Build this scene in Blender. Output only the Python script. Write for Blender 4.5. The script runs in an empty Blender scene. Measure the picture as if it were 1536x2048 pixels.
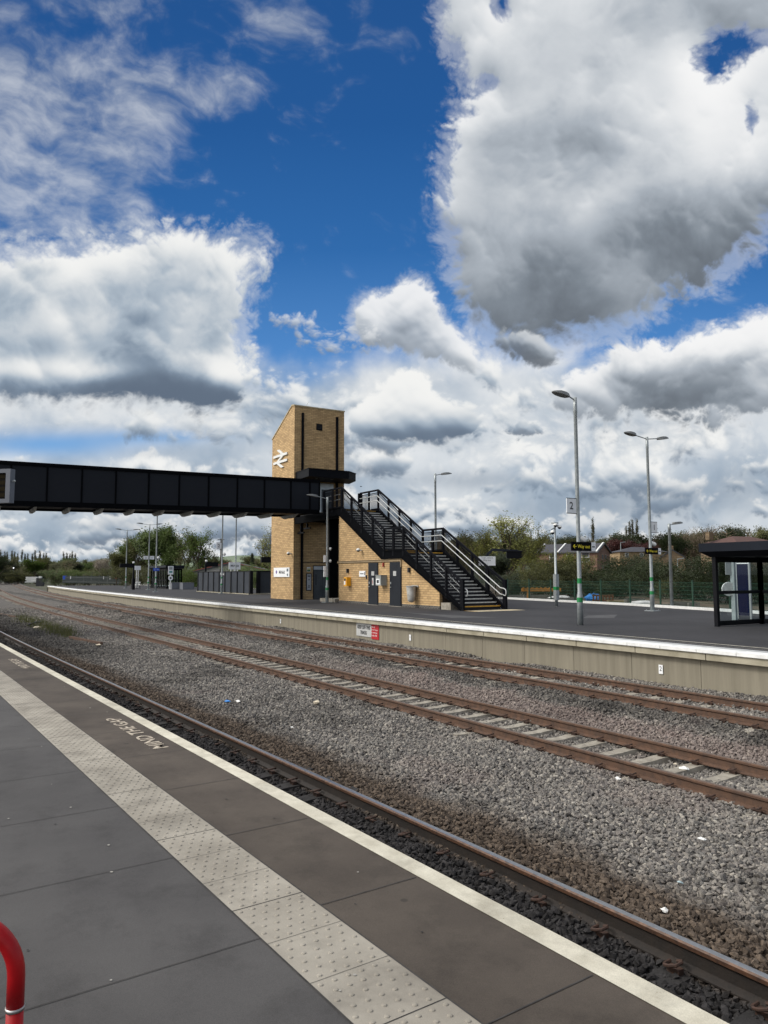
import bpy, math, random, os
import numpy as np
from mathutils import Vector, Matrix

# ------------------------------------------------------------------ camera
FPX, PITCH, ROLL, YAW, CAMH = 1476.82, math.radians(4.87959), math.radians(-0.1177), math.radians(58.3878), 1.72488
SC = bpy.context.scene
COL = SC.collection
_fw = Vector((-math.sin(YAW)*math.cos(PITCH), math.cos(YAW)*math.cos(PITCH), math.sin(PITCH)))
_rt = Vector((math.cos(YAW), math.sin(YAW), 0)); _up = _rt.cross(_fw)
RT = math.cos(ROLL)*_rt+math.sin(ROLL)*_up; UP = -math.sin(ROLL)*_rt+math.cos(ROLL)*_up; FW = _fw
CAM = Vector((0, 0, CAMH))
cd = bpy.data.cameras.new('camera'); cam = bpy.data.objects.new('camera', cd); COL.objects.link(cam)
cam.matrix_world = Matrix(((RT.x, UP.x, -FW.x, 0), (RT.y, UP.y, -FW.y, 0), (RT.z, UP.z, -FW.z, CAMH), (0, 0, 0, 1)))
cd.sensor_fit = 'VERTICAL'; cd.sensor_height = 24; cd.lens = 24*FPX/2048
cd.clip_start = .1; cd.clip_end = 12000
SC.camera = cam
SC.render.resolution_x, SC.render.resolution_y = 768, 1024
vs = SC.view_settings
vs.view_transform = 'Standard'; vs.look = 'None'; vs.gamma = 1; vs.exposure = 0.0

# ------------------------------------------------------------------ world: blue sky with cumulus, and one soft sun
SUN_EL = 42; SUN = Vector((-.32, -.68, math.tan(math.radians(SUN_EL))*math.hypot(.32, .68))).normalized()
def sky_image(ppd=24, seed=7):
    A0,A1,E0,E1=-40.,40.,-3.,51.
    W=int((A1-A0)*ppd); H=int((E1-E0)*ppd)
    az=np.radians(A0+(np.arange(W)+.5)/ppd)[None,:]; el=np.radians(E0+(np.arange(H)+.5)/ppd)[:,None]
    r_=np.cos(el)*np.sin(az); f_=np.cos(el)*np.cos(az); u_=np.sin(el)+0*az
    dep=f_*math.cos(PITCH)+u_*math.sin(PITCH); upc=-f_*math.sin(PITCH)+u_*math.cos(PITCH)
    X=(768+FPX*r_/dep).astype(np.float32); Y=(1024-FPX*upc/dep).astype(np.float32)
    rng=np.random.default_rng(seed)
    perm=rng.permutation(512).astype(np.int32); perm=np.concatenate([perm,perm])
    ga=rng.random(512)*2*np.pi; gx=np.cos(ga).astype(np.float32); gy=np.sin(ga).astype(np.float32)
    def perlin(x,y):
        xi=np.floor(x).astype(np.int32); yi=np.floor(y).astype(np.int32)
        xf=(x-xi).astype(np.float32); yf=(y-yi).astype(np.float32)
        u=xf*xf*xf*(xf*(xf*6-15)+10); v=yf*yf*yf*(yf*(yf*6-15)+10)
        def g(a,b):
            h=perm[(perm[(xi+a)&511]+yi+b)&511]
            return gx[h]*(xf-a)+gy[h]*(yf-b)
        n0=g(0,0)*(1-u)+g(1,0)*u; n1=g(0,1)*(1-u)+g(1,1)*u
        return (n0*(1-v)+n1*v)*1.5
    def fbm(x,y,o=6,gain=.5,bil=False,off=0.):
        s=0;a=1;t=0
        for k in range(o):
            n=perlin(x*2**k+17.3*k+off,y*2**k-9.1*k+off*1.7)
            s=s+a*((np.abs(n)*2.2-.62) if bil else n); t+=a; a*=gain
        return s/t*1.6
    def blob(cx,cy,rx,ry,rot=0,p=1.):
        c,s=math.cos(math.radians(rot)),math.sin(math.radians(rot))
        dx=X-cx;dy=Y-cy
        q=((dx*c+dy*s)/rx)**2+((-dx*s+dy*c)/ry)**2
        return np.exp(-q*p)
    def ss(a,b,x):
        t=np.clip((x-a)/(b-a),0,1); return t*t*(3-2*t)
    def gblur(a,s):
        kx=np.fft.rfftfreq(a.shape[1]); ky=np.fft.fftfreq(a.shape[0])
        P=int(3*s)+2; b=np.pad(a,P,mode='edge')
        kx=np.fft.rfftfreq(b.shape[1]); ky=np.fft.fftfreq(b.shape[0])
        G=np.exp(-2*np.pi**2*s*s*(kx[None,:]**2+ky[:,None]**2))
        return np.fft.irfft2(np.fft.rfft2(b)*G,b.shape)[P:-P,P:-P].astype(np.float32)
    def poly(pts):
        m=np.zeros(X.shape,bool); n=len(pts)
        for i in range(n):
            x1,y1=pts[i];x2,y2=pts[(i+1)%n]
            if y1==y2: continue
            c=((Y>=min(y1,y2))&(Y<max(y1,y2)))
            m^=c&(X<(x1+(Y-y1)*(x2-x1)/(y2-y1)))
        return m.astype(np.float32)
    def lin(c): 
        c=np.array(c,float)/255.; return np.where(c<.04045,c/12.92,((c+.055)/1.055)**2.4).astype(np.float32)
    # warp
    wx=fbm(X/230.,Y/230.,4,off=3.); wy=fbm(X/230.,Y/230.,4,off=31.)
    Xw=X+wx*26; Yw=Y+wy*26
    n1=fbm(Xw/210.,Yw/210.,9,.54); b1=fbm(Xw/150.,Yw/150.,8,.55,True,5.)
    b2=fbm(Xw/70.,Yw/62.,7,.56,True,11.)
    n2=fbm(Xw/330.+4,Yw/190.,6,.5,off=61.)
    # blue
    rows=np.array([-400,0,250,500,700,880,1000,1160]); cols=np.array([lin(c) for c in [(30,72,128),(36,84,145),(38,90,153),(50,107,172),(80,136,200),(116,167,220),(150,190,228),(180,205,228)]])
    img=np.stack([np.interp(Y,rows,cols[:,i]) for i in range(3)],-1).astype(np.float32)
    def over(alpha,col):
        nonlocal img
        img=img*(1-alpha[...,None])+col*alpha[...,None]
    ramp_t=np.array([0,.25,.5,.75,1.]); ramp_c=np.array([lin(c) for c in [(92,99,108),(128,137,147),(172,180,189),(214,218,222),(246,246,246)]])
    warm=np.array([lin(c) for c in [(98,112,130),(130,146,164),(170,183,196),(212,217,221),(244,244,242)]])
    def tone(t,cs=ramp_c): return np.stack([np.interp(t,ramp_t,cs[:,i]) for i in range(3)],-1).astype(np.float32)
    # wisps
    sx=(X*.80+Y*.6); sy=(-X*.6+Y*.8)
    wn=fbm((X*.94+Y*.34)/150.+wx*.35,(-X*.34+Y*.94)/80.+wy*.35,8,.66,off=2.)+.35*fbm(X/60.+wx,Y/45.+wy,5,.6,off=41.)
    wm=(ss(430,150,X+(Y-380)*.12)*ss(20,330,Y)*.95+.42*ss(900,200,X)*ss(300,0,Y)+.75*blob(60,320,260,190)+.7*blob(300,190,75,45)+.75*blob(455,190,85,60,-25)+.7*blob(580,55,90,60,30)+.5*blob(725,20,40,60)+.5*blob(800,75,60,45,-35)+.4*blob(610,505,30,16)+.45*blob(20,140,90,90)+.35*blob(210,20,60,30))
    wm=wm*ss(520,440,Y)+wm*.0
    al=np.clip(ss(.22,1.45,np.clip(wm,0,1.0)*.95+wn*.62)*.60,0,1)
    over(al,tone(np.clip(.62+wn*.25+.1*(Y-200)/300,0,1)))
    def cumulus(m,edge,dark,soft=.3,cs=ramp_c,amp=.8,detail=.5,white=.9,fine=.25,flat=.8,ks=(1.5,1.6,1.8,1.6),bot=None,fill=.5,halo=0.):
        d=(m-.5)*1.4+edge*amp+fine*nf
        a=ss(0.,soft if bot is None else soft+bot,d+fill*ss(.82,1.,m))*ss(.04,.25,m)
        if halo: over(halo*ss(-.42,.3,(m-.5)*1.5+.75*(.55*wn+.25*n1+.35*nf))*ss(.02,.3,m),tone(np.clip(.80+.15*wn+.08*b2,0,1),cs))
        h=np.clip(d*flat,0,1.)**.8
        sh=0
        for bl,k,s in ((1.2,ks[0],2),(3.,ks[1],5),(9.,ks[2],14),(24.,ks[3],34)):
            hh=gblur(h,bl*ppd/24)
            s=max(1,int(round(s*ppd/24))); dy=np.roll(hh,-s,0)-np.roll(hh,s,0); dx=np.roll(hh,s,1)-np.roll(hh,-s,1)
            sh=sh-(dy*.9-dx*.3)*k
        t=white+np.tanh(sh*detail*1.1)*.5-dark
        t=np.where(t>.75,.75+.25*np.tanh((t-.75)/.25),t); t=np.where(t<.3,.3+.3*np.tanh((t-.3)/.3),t)
        return a,tone(np.clip(t,0,1),cs)
    nf=fbm(Xw/30.,Yw/28.,5,.62,True,21.)
    # low deck
    over(ss(690,780,Y+n1*50-40*ss(1000,1536,X))*(1-.95*blob(95,888,190,26)-.6*blob(320,872,120,14))*.93,tone(np.clip(.74+.32*n1+.22*n2-.10*ss(900,1080,Y),0,1),warm))
    for i,(yt,yb,sc,cov,dk) in enumerate([(1088,1132,.24,.3,.26),(1060,1112,.34,.3,.32),(1022,1086,.46,.3,.36),(975,1050,.62,.25,.40),(925,1010,.8,.25,.42),(870,970,1.0,.22,.38),(800,910,1.25,.2,.32),(745,860,1.4,.15,.30)]):
        o=13.7*i
        cv=fbm(X/(520*sc)+o,Y*0+o,3,.5); tp=yt+fbm(X/(300*sc)+o,Y/(400*sc)+3*o,4,.6)*75*sc
        f1=fbm(Xw/(105*sc)+o,Yw/(80*sc)+o,7,.55,True,2.)
        up=(Y-tp)/(46*sc); dn_=(yb+fbm(X/(240*sc)+o,Y*0+o,3)*40*sc-Y)/(46*sc)
        m=ss(-1.4,1.4,up)*ss(-1.3,1.3,dn_)
        m=m*np.clip(.62+cov+cv*1.1,0,1)
        if i>=7: m=m*(1-.9*blob(95,888,260,40))*ss(250,480,X)*ss(1300,1000,X)
        if i in(5,6): m=m*(1-.95*blob(95,888,190,26))
        dark=dk*ss(.05,.85,(Y-tp)/np.maximum(yb-tp,20*sc))*(1+.6*n1)+.04+.12*ss(0,.6,cv)
        a,c=cumulus(m,f1*.6+n1*.3,dark,cs=warm,soft=.6,amp=1.05,white=.93,detail=.58,fine=.2,flat=1.2,ks=(.8,1.2,1.6,1.2),fill=0.); over(a*.94,c)
    img=img*.72+.28*np.stack([gblur(img[...,k],3.*ppd/24) for k in range(3)],-1)
    # bluish flat bases
    dkb=.95*blob(1240,1008,270,38,-3)+.75*blob(960,960,230,24)+.55*blob(1480,950,110,60)+.5*blob(880,880,100,26)+.55*blob(1200,790,70,34)+.5*blob(1390,770,60,40)+.45*blob(1120,880,60,24)
    dkb=dkb+.55*blob(600,1030,240,26)+.6*blob(220,1052,280,26)+.45*blob(1330,1062,200,20)+.3*blob(60,985,140,24)+.5*blob(330,905,160,22)+.45*blob(560,960,150,22)
    over(np.clip(ss(.1,1.15,dkb*(1+.5*n1)+.16*b2+.12*n2)*.62*ss(.03,.25,dkb),0,1),tone(np.clip(.22+.08*b2+.14*n1,0,1),warm))
    brt=.9*blob(1130,900,250,44,-4)+.7*blob(760,800,90,60)+.6*blob(600,850,90,40)+.5*blob(1450,820,120,40)+.6*blob(800,1010,200,16)+.6*blob(330,925,180,14)+.5*blob(1040,830,120,40)+.5*blob(1380,880,120,30)+.5*blob(60,1092,110,14)+.4*blob(700,930,80,30)
    over(np.clip(ss(.15,1.,brt*(1+.6*n1)+.3*b2)*.9*ss(.03,.3,brt),0,1),tone(np.clip(.88+.25*b2,0,1),warm))
    # bright cumulus left of the lamp and dark scrap
    pm=gblur(poly([(690,860),(700,800),(740,790),(770,745),(820,722),(855,728),(880,790),(940,800),(985,845),(965,880),(900,892),(800,890),(720,885)]),14*ppd/24)
    a,c=cumulus(pm,b2*.6+n1*.2,.05+.62*blob(885,875,130,38)+.3*blob(930,825,60,34)+.25*blob(760,870,60,25),cs=warm,white=.97,soft=.5,amp=.6,detail=.5,fine=.14,ks=(.5,1.,1.7,1.6)); over(a,c)
    pm=.95*blob(1045,860,46,24,8); a,c=cumulus(pm,b2*.6,.62+0*n1,cs=warm,soft=.4,amp=.5); over(a*.85,c)
    # right-mid bank
    pm=gblur(poly([(1100,760),(1190,725),(1240,690),(1330,690),(1400,655),(1470,640),(1536,615),(1800,560),(1900,900),(1100,900)]),16*ppd/24)
    dark=.22+.3*blob(1480,720,120,40)+.3*blob(1360,780,150,40)+.28*blob(1240,760,60,25)-.15*blob(1400,680,120,30)+.25*ss(0,.5,n1)
    a,c=cumulus(pm*ss(920,780,Y),b2*.6+n1*.35,dark*.8,soft=.5,white=.96,detail=.5,amp=.7,fine=.14,halo=.38,flat=1.4,ks=(.5,.9,1.6,1.6)); over(a,c)
    # centre cumulus heads
    pm=gblur(poly([(690,620),(720,590),(775,575),(810,548),(855,552),(880,590),(905,650),(960,680),(960,740),(860,720),(780,700),(700,680)]),14*ppd/24)
    dark=.16+.3*blob(850,650,80,30)
    a,c=cumulus(pm,b2*.6+n1*.4,dark+.02,soft=.6,white=.96,amp=.8,detail=.5,fine=.16,halo=.38,ks=(.6,1.,1.7,1.6)); over(a*.92,c)
    pm=.62*blob(640,690,90,55)+.55*blob(570,640,70,30)+.4*blob(560,750,60,20)+.5*blob(730,650,60,60)
    a,c=cumulus(np.clip(pm,0,1),n1*.5+b2*.4,.33+0*n1,soft=.5,white=.95,amp=.8); over(a*.75,c)
    # left big cumulus
    pm=poly([(-500,470),(0,470),(60,480),(110,468),(190,462),(250,448),(310,440),(345,470),(380,455),(425,452),(470,462),(520,462),(552,485),(548,515),(540,560),(500,575),(485,600),(500,640),(490,690),(505,720),(528,770),(520,810),(498,825),(470,855),(440,862),(395,850),(330,830),(250,835),(100,830),(-500,860)])
    pm=gblur(pm,30*ppd/24)
    dark=(.10+.16*ss(-.2,.5,n1)+.72*blob(440,805,120,42,8)+.34*blob(300,785,140,40)+.14*blob(100,790,190,36)+.22*blob(330,680,90,90)+.12*blob(330,560,90,60)+.3*blob(120,690,160,30)+.12*blob(60,620,160,60)
      -.40*blob(455,745,55,26)-.30*blob(60,735,150,22)-.22*blob(210,745,80,22)-.15*blob(220,500,160,40)-.12*blob(490,520,60,50))
    a,c=cumulus(pm,b1*.5+b2*.5,dark*1.1*(1+.35*n1)+.2*n2+.06*b1+.09,soft=.6+.6*ss(330,0,X)*ss(580,440,Y),white=.94,detail=.46,amp=.7,fine=.16,cs=warm,halo=.42,flat=1.8,ks=(.35,.7,1.5,1.9),bot=.9*ss(760,840,Y)*ss(420,250,X)+.3*ss(790,840,Y)); over(a,c)
    # right big cloud
    pm=poly([(872,-300),(868,20),(880,70),(895,130),(910,155),(960,175),(965,190),(935,190),(905,225),(885,270),(890,310),(875,345),(868,390),(862,425),(885,460),(905,500),(885,560),(890,600),(925,630),(965,650),(950,690),(975,710),(1040,715),(1085,738),(1118,735),(1128,690),(1180,685),(1250,684),(1285,665),(1300,625),(1340,600),(1400,580),(1470,560),(1510,510),(1536,470),(1700,380),(1900,100),(1900,-300)])
    pm=gblur(pm,30*ppd/24)
    pm=pm-.78*blob(1462,95,60,38,-20)-.45*blob(1432,140,26,26)-.42*blob(1505,235,14,30)-.8*blob(1005,10,17,34)-.3*blob(975,165,30,14)-.25*blob(1525,75,40,25)
    dark=(.30+.10*ss(-.3,.5,n1)+.26*blob(1160,340,230,110)+.66*blob(1230,520,330,100,-8)+.50*blob(1060,600,190,90,15)+.50*blob(1060,695,110,40)+.2*blob(1400,480,150,80)+.2*blob(1190,70,130,90)+.2*blob(1420,20,150,50)+.14*blob(1000,300,90,90)
      -.20*blob(1260,180,170,60,15)-.28*blob(1400,130,60,60)-.30*blob(1460,260,110,90)-.26*blob(905,320,40,200)-.22*blob(930,70,60,90)-.18*blob(1130,20,50,40)-.30*blob(1250,640,130,32,-8)-.12*blob(1490,560,80,30)-.1*blob(1030,340,30,20)-.12*blob(930,560,30,80))
    a,c=cumulus(pm,b2*.6+b1*.4,dark*.60*(1+.30*n1)+.12*n2+.04*b1+.03,soft=.62,white=.93,detail=.40,amp=.74,fine=.17,halo=.36,flat=2.0,ks=(.22,.5,1.2,1.7),bot=.45*ss(560,680,Y)); over(a,c)
    pm=.95*blob(1045,690,80,42,12)+.5*blob(1090,715,40,26)
    a,c=cumulus(np.clip(pm,0,1),b2*.6+n1*.2,.60+.1*n2,soft=.5,amp=.6,fine=.15); over(a*.9,c)
    # small wisps in blue gap right
    wl=.5*blob(1370,610,40,16,-20)+.5*blob(1450,600,40,10)+.35*blob(1470,640,60,20)
    over(np.clip(ss(.3,1.2,wl*1.1+wn*.45),0,1)*.6,tone(0*X+.75))
    # toward horizon: pale glow bank + below
    hz=ss(1090,1150,Y)*.35
    over(hz,np.broadcast_to(lin((196,206,214)),img.shape))
    return img,(A0,A1,E0,E1)
PPD = float(os.environ.get('SKY_PPD', '20'))
_img, (A0, A1, E0, E1) = sky_image(PPD)
w = bpy.data.worlds.new('World'); SC.world = w; w.use_nodes = True
nt = w.node_tree; nt.nodes.clear()
def N(t, **k):
    n = nt.nodes.new(t)
    for a, b in k.items(): setattr(n, a, b)
    return n
def LK(a, b): nt.links.new(a, b)
def MATH(op, a, b=None, c=None, clamp=False):
    n = N('ShaderNodeMath', operation=op); n.use_clamp = clamp
    for i, x in enumerate((a, b, c)):
        if x is None: continue
        if isinstance(x, (int, float)): n.inputs[i].default_value = x
        else: LK(x, n.inputs[i])
    return n.outputs[0]
def DOT(v, c):
    n = N('ShaderNodeVectorMath', operation='DOT_PRODUCT'); LK(v, n.inputs[0]); n.inputs[1].default_value = c; return n.outputs['Value']
def SMOOTH(x, a, b, lo=0., hi=1.):
    n = N('ShaderNodeMapRange', interpolation_type='SMOOTHSTEP'); LK(x, n.inputs[0])
    for i, q in enumerate((a, b, lo, hi)): n.inputs[1+i].default_value = q
    return n.outputs[0]
def MIX(f, a, b, blend='MIX'):
    n = N('ShaderNodeMix', data_type='RGBA', blend_type=blend)
    if isinstance(f, (int, float)): n.inputs[0].default_value = f
    else: LK(f, n.inputs[0])
    for i, x in ((6, a), (7, b)):
        if isinstance(x, tuple): n.inputs[i].default_value = (*x, 1)
        else: LK(x, n.inputs[i])
    return n.outputs[2]
d_ = N('ShaderNodeTexCoord').outputs['Generated']
fwh = (-math.sin(YAW), math.cos(YAW), 0); rth = (math.cos(YAW), math.sin(YAW), 0)
az = MATH('MULTIPLY', MATH('ARCTAN2', DOT(d_, rth), DOT(d_, fwh)), 180/math.pi)
el = MATH('MULTIPLY', MATH('ARCSINE', DOT(d_, (0, 0, 1))), 180/math.pi)
uu = MATH('DIVIDE', MATH('SUBTRACT', az, A0), A1-A0); vv = MATH('DIVIDE', MATH('SUBTRACT', el, E0), E1-E0)
cxy = N('ShaderNodeCombineXYZ'); LK(uu, cxy.inputs[0]); LK(vv, cxy.inputs[1])
h_, w_ = _img.shape[:2]
im = bpy.data.images.new('cloud_sky', w_, h_, alpha=False, float_buffer=True); im.colorspace_settings.name = 'Non-Color'
im.pixels.foreach_set(np.concatenate([_img, np.ones((h_, w_, 1))], 2).astype(np.float32).ravel()); im.update(); im.pack()
ti = N('ShaderNodeTexImage', interpolation='Linear', extension='EXTEND'); ti.image = im; LK(cxy.outputs[0], ti.inputs[0])
win = MATH('MULTIPLY', MATH('MULTIPLY', SMOOTH(uu, .0, .06), SMOOTH(uu, 1., .94)), SMOOTH(vv, 1., .9))
sk = N('ShaderNodeTexSky', sky_type='NISHITA'); sk.sun_disc = False
sk.sun_elevation = math.radians(SUN_EL); sk.sun_rotation = math.atan2(SUN.x, SUN.y)
nz = N('ShaderNodeTexNoise'); nz.inputs['Scale'].default_value = 3.2; nz.inputs['Detail'].default_value = 5; LK(d_, nz.inputs['Vector'])
cov = SMOOTH(nz.outputs['Fac'], .42, .58)
rest = MIX(cov, MIX(1., sk.outputs[0], (1., 1., 1.), 'MULTIPLY'), (7.5, 7.7, 8.1))
glow = SMOOTH(DOT(d_, tuple(SUN)), .35, 1., 0., 1.)          # the sun stands behind thin bright cloud
rest = MIX(MATH('MULTIPLY', glow, .9), rest, (26., 25., 23.5))
front = MIX(1., ti.outputs[0], (10., 10., 10.), 'MULTIPLY')
bg = N('ShaderNodeBackground'); bg.inputs[1].default_value = .1
LK(MIX(win, rest, front), bg.inputs[0]); LK(bg.outputs[0], N('ShaderNodeOutputWorld').inputs[0])
w.cycles.sampling_method = 'MANUAL'; w.cycles.sample_map_resolution = 512
sl = bpy.data.lights.new('sun', 'SUN'); sl.energy = 2.0; sl.angle = math.radians(12); sl.color = (1, .95, .87)
so = bpy.data.objects.new('sun', sl); COL.objects.link(so); so.rotation_euler = SUN.to_track_quat('Z', 'Y').to_euler()
so.location = (0, 0, 50)

# ------------------------------------------------------------------ survey helpers (a pixel of the photograph -> a place in the world)
def ray(px, py): return FW+RT*((px-768)/FPX)+UP*((1024-py)/FPX)
def at(px, py, depth): return CAM+ray(px, py)*depth
def G(px, py, z=0.): d = ray(px, py); return CAM+d*((z-CAMH)/d.z)
def zrow(px, py, depth): return at(px, py, depth).z

# ------------------------------------------------------------------ materials
MATS = {}
def mat(name, c, rough=.7, c2=None, sc=6., bump=0., bsc=40., metal=0., spec=.5, stretch=(1, 1, 1), det=6, lo=.35, hi=.65, coords='Object', obj_var=0., alpha=None, trans=0., coat=0.):
    if name in MATS: return MATS[name]
    m = bpy.data.materials.new(name); m.use_nodes = True; t = m.node_tree; nd = t.nodes; b = nd['Principled BSDF']
    b.inputs['Roughness'].default_value = rough; b.inputs['Metallic'].default_value = metal
    b.inputs['Specular IOR Level'].default_value = spec; b.inputs['Coat Weight'].default_value = coat
    if c2 is None: c2 = tuple(x*.78 for x in c)
    tc = nd.new('ShaderNodeTexCoord'); mp = nd.new('ShaderNodeMapping'); mp.inputs['Scale'].default_value = stretch
    t.links.new(tc.outputs[coords], mp.inputs[0])
    n = nd.new('ShaderNodeTexNoise'); n.inputs['Scale'].default_value = sc; n.inputs['Detail'].default_value = det; n.inputs['Roughness'].default_value = .62
    t.links.new(mp.outputs[0], n.inputs['Vector'])
    mr = nd.new('ShaderNodeMapRange'); mr.inputs[1].default_value = lo; mr.inputs[2].default_value = hi; t.links.new(n.outputs[0], mr.inputs[0])
    mx = nd.new('ShaderNodeMix'); mx.data_type = 'RGBA'; mx.inputs[6].default_value = (*c, 1); mx.inputs[7].default_value = (*c2, 1)
    t.links.new(mr.outputs[0], mx.inputs[0]); out = mx.outputs[2]
    if obj_var:
        oi = nd.new('ShaderNodeObjectInfo'); hs = nd.new('ShaderNodeHueSaturation')
        r = nd.new('ShaderNodeMapRange'); r.inputs[3].default_value = 1-obj_var; r.inputs[4].default_value = 1+obj_var; t.links.new(oi.outputs['Random'], r.inputs[0])
        t.links.new(r.outputs[0], hs.inputs['Value']); t.links.new(out, hs.inputs['Color']); out = hs.outputs[0]
    t.links.new(out, b.inputs['Base Color'])
    rr = nd.new('ShaderNodeMapRange'); rr.inputs[3].default_value = max(0, rough-.09); rr.inputs[4].default_value = min(1, rough+.09); t.links.new(n.outputs[0], rr.inputs[0]); t.links.new(rr.outputs[0], b.inputs['Roughness'])
    if bump:
        n2 = nd.new('ShaderNodeTexNoise'); n2.inputs['Scale'].default_value = bsc; n2.inputs['Detail'].default_value = 4; t.links.new(mp.outputs[0], n2.inputs['Vector'])
        bp = nd.new('ShaderNodeBump'); bp.inputs['Strength'].default_value = bump; bp.inputs['Distance'].default_value = .02
        t.links.new(n2.outputs[0], bp.inputs['Height']); t.links.new(bp.outputs[0], b.inputs['Normal'])
    if trans:
        tr = nd.new('ShaderNodeBsdfTranslucent'); t.links.new(out, tr.inputs[0]); ms = nd.new('ShaderNodeMixShader'); ms.inputs[0].default_value = trans
        t.links.new(b.outputs[0], ms.inputs[1]); t.links.new(tr.outputs[0], ms.inputs[2]); t.links.new(ms.outputs[0], nd['Material Output'].inputs[0])
    MATS[name] = m; return m
def srgb(r, g, b): return tuple((x/255/12.92 if x <= 10 else ((x/255+.055)/1.055)**2.4) for x in (r, g, b))

def brick_mat(name, c1, c2, mortar, bw, rh, ms=.008, bump=.4, bias=0.):
    m = bpy.data.materials.new(name); m.use_nodes = True; t = m.node_tree; nd = t.nodes; b = nd['Principled BSDF']; b.inputs['Roughness'].default_value = .88
    g = nd.new('ShaderNodeNewGeometry'); s = nd.new('ShaderNodeSeparateXYZ'); t.links.new(g.outputs['Position'], s.inputs[0])
    ad = nd.new('ShaderNodeMath'); t.links.new(s.outputs[0], ad.inputs[0]); t.links.new(s.outputs[1], ad.inputs[1])
    cb = nd.new('ShaderNodeCombineXYZ'); t.links.new(ad.outputs[0], cb.inputs[0]); t.links.new(s.outputs[2], cb.inputs[1])
    br = nd.new('ShaderNodeTexBrick'); br.inputs['Scale'].default_value = 1; br.inputs['Brick Width'].default_value = bw; br.inputs['Row Height'].default_value = rh
    br.inputs['Mortar Size'].default_value = ms; br.inputs['Mortar Smooth'].default_value = .25; br.inputs['Bias'].default_value = bias
    br.inputs['Color1'].default_value = (*c1, 1); br.inputs['Color2'].default_value = (*c2, 1); br.inputs['Mortar'].default_value = (*mortar, 1)
    t.links.new(cb.outputs[0], br.inputs['Vector'])
    n = nd.new('ShaderNodeTexNoise'); n.inputs['Scale'].default_value = 1.7; n.inputs['Detail'].default_value = 8; n.inputs['Roughness'].default_value = .7; t.links.new(g.outputs['Position'], n.inputs['Vector'])
    r = nd.new('ShaderNodeMapRange'); r.inputs[1].default_value = .25; r.inputs[2].default_value = .75; r.inputs[3].default_value = .86; r.inputs[4].default_value = 1.12; t.links.new(n.outputs[0], r.inputs[0])
    hs = nd.new('ShaderNodeHueSaturation'); t.links.new(r.outputs[0], hs.inputs['Value']); t.links.new(br.outputs[0], hs.inputs['Color']); t.links.new(hs.outputs[0], b.inputs['Base Color'])
    n2 = nd.new('ShaderNodeTexNoise'); n2.inputs['Scale'].default_value = 14; n2.inputs['Detail'].default_value = 5; t.links.new(g.outputs['Position'], n2.inputs['Vector'])
    sb = nd.new('ShaderNodeMath'); sb.operation = 'SUBTRACT'; sb.inputs[1].default_value = 0; ml = nd.new('ShaderNodeMath'); ml.operation = 'MULTIPLY_ADD'; ml.inputs[1].default_value = -1.; t.links.new(br.outputs['Fac'], ml.inputs[0]); t.links.new(n2.outputs[0], ml.inputs[2])
    bp = nd.new('ShaderNodeBump'); bp.inputs['Strength'].default_value = bump; bp.inputs['Distance'].default_value = .03; t.links.new(ml.outputs[0], bp.inputs['Height']); t.links.new(bp.outputs[0], b.inputs['Normal'])
    MATS[name] = m; return m

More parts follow.
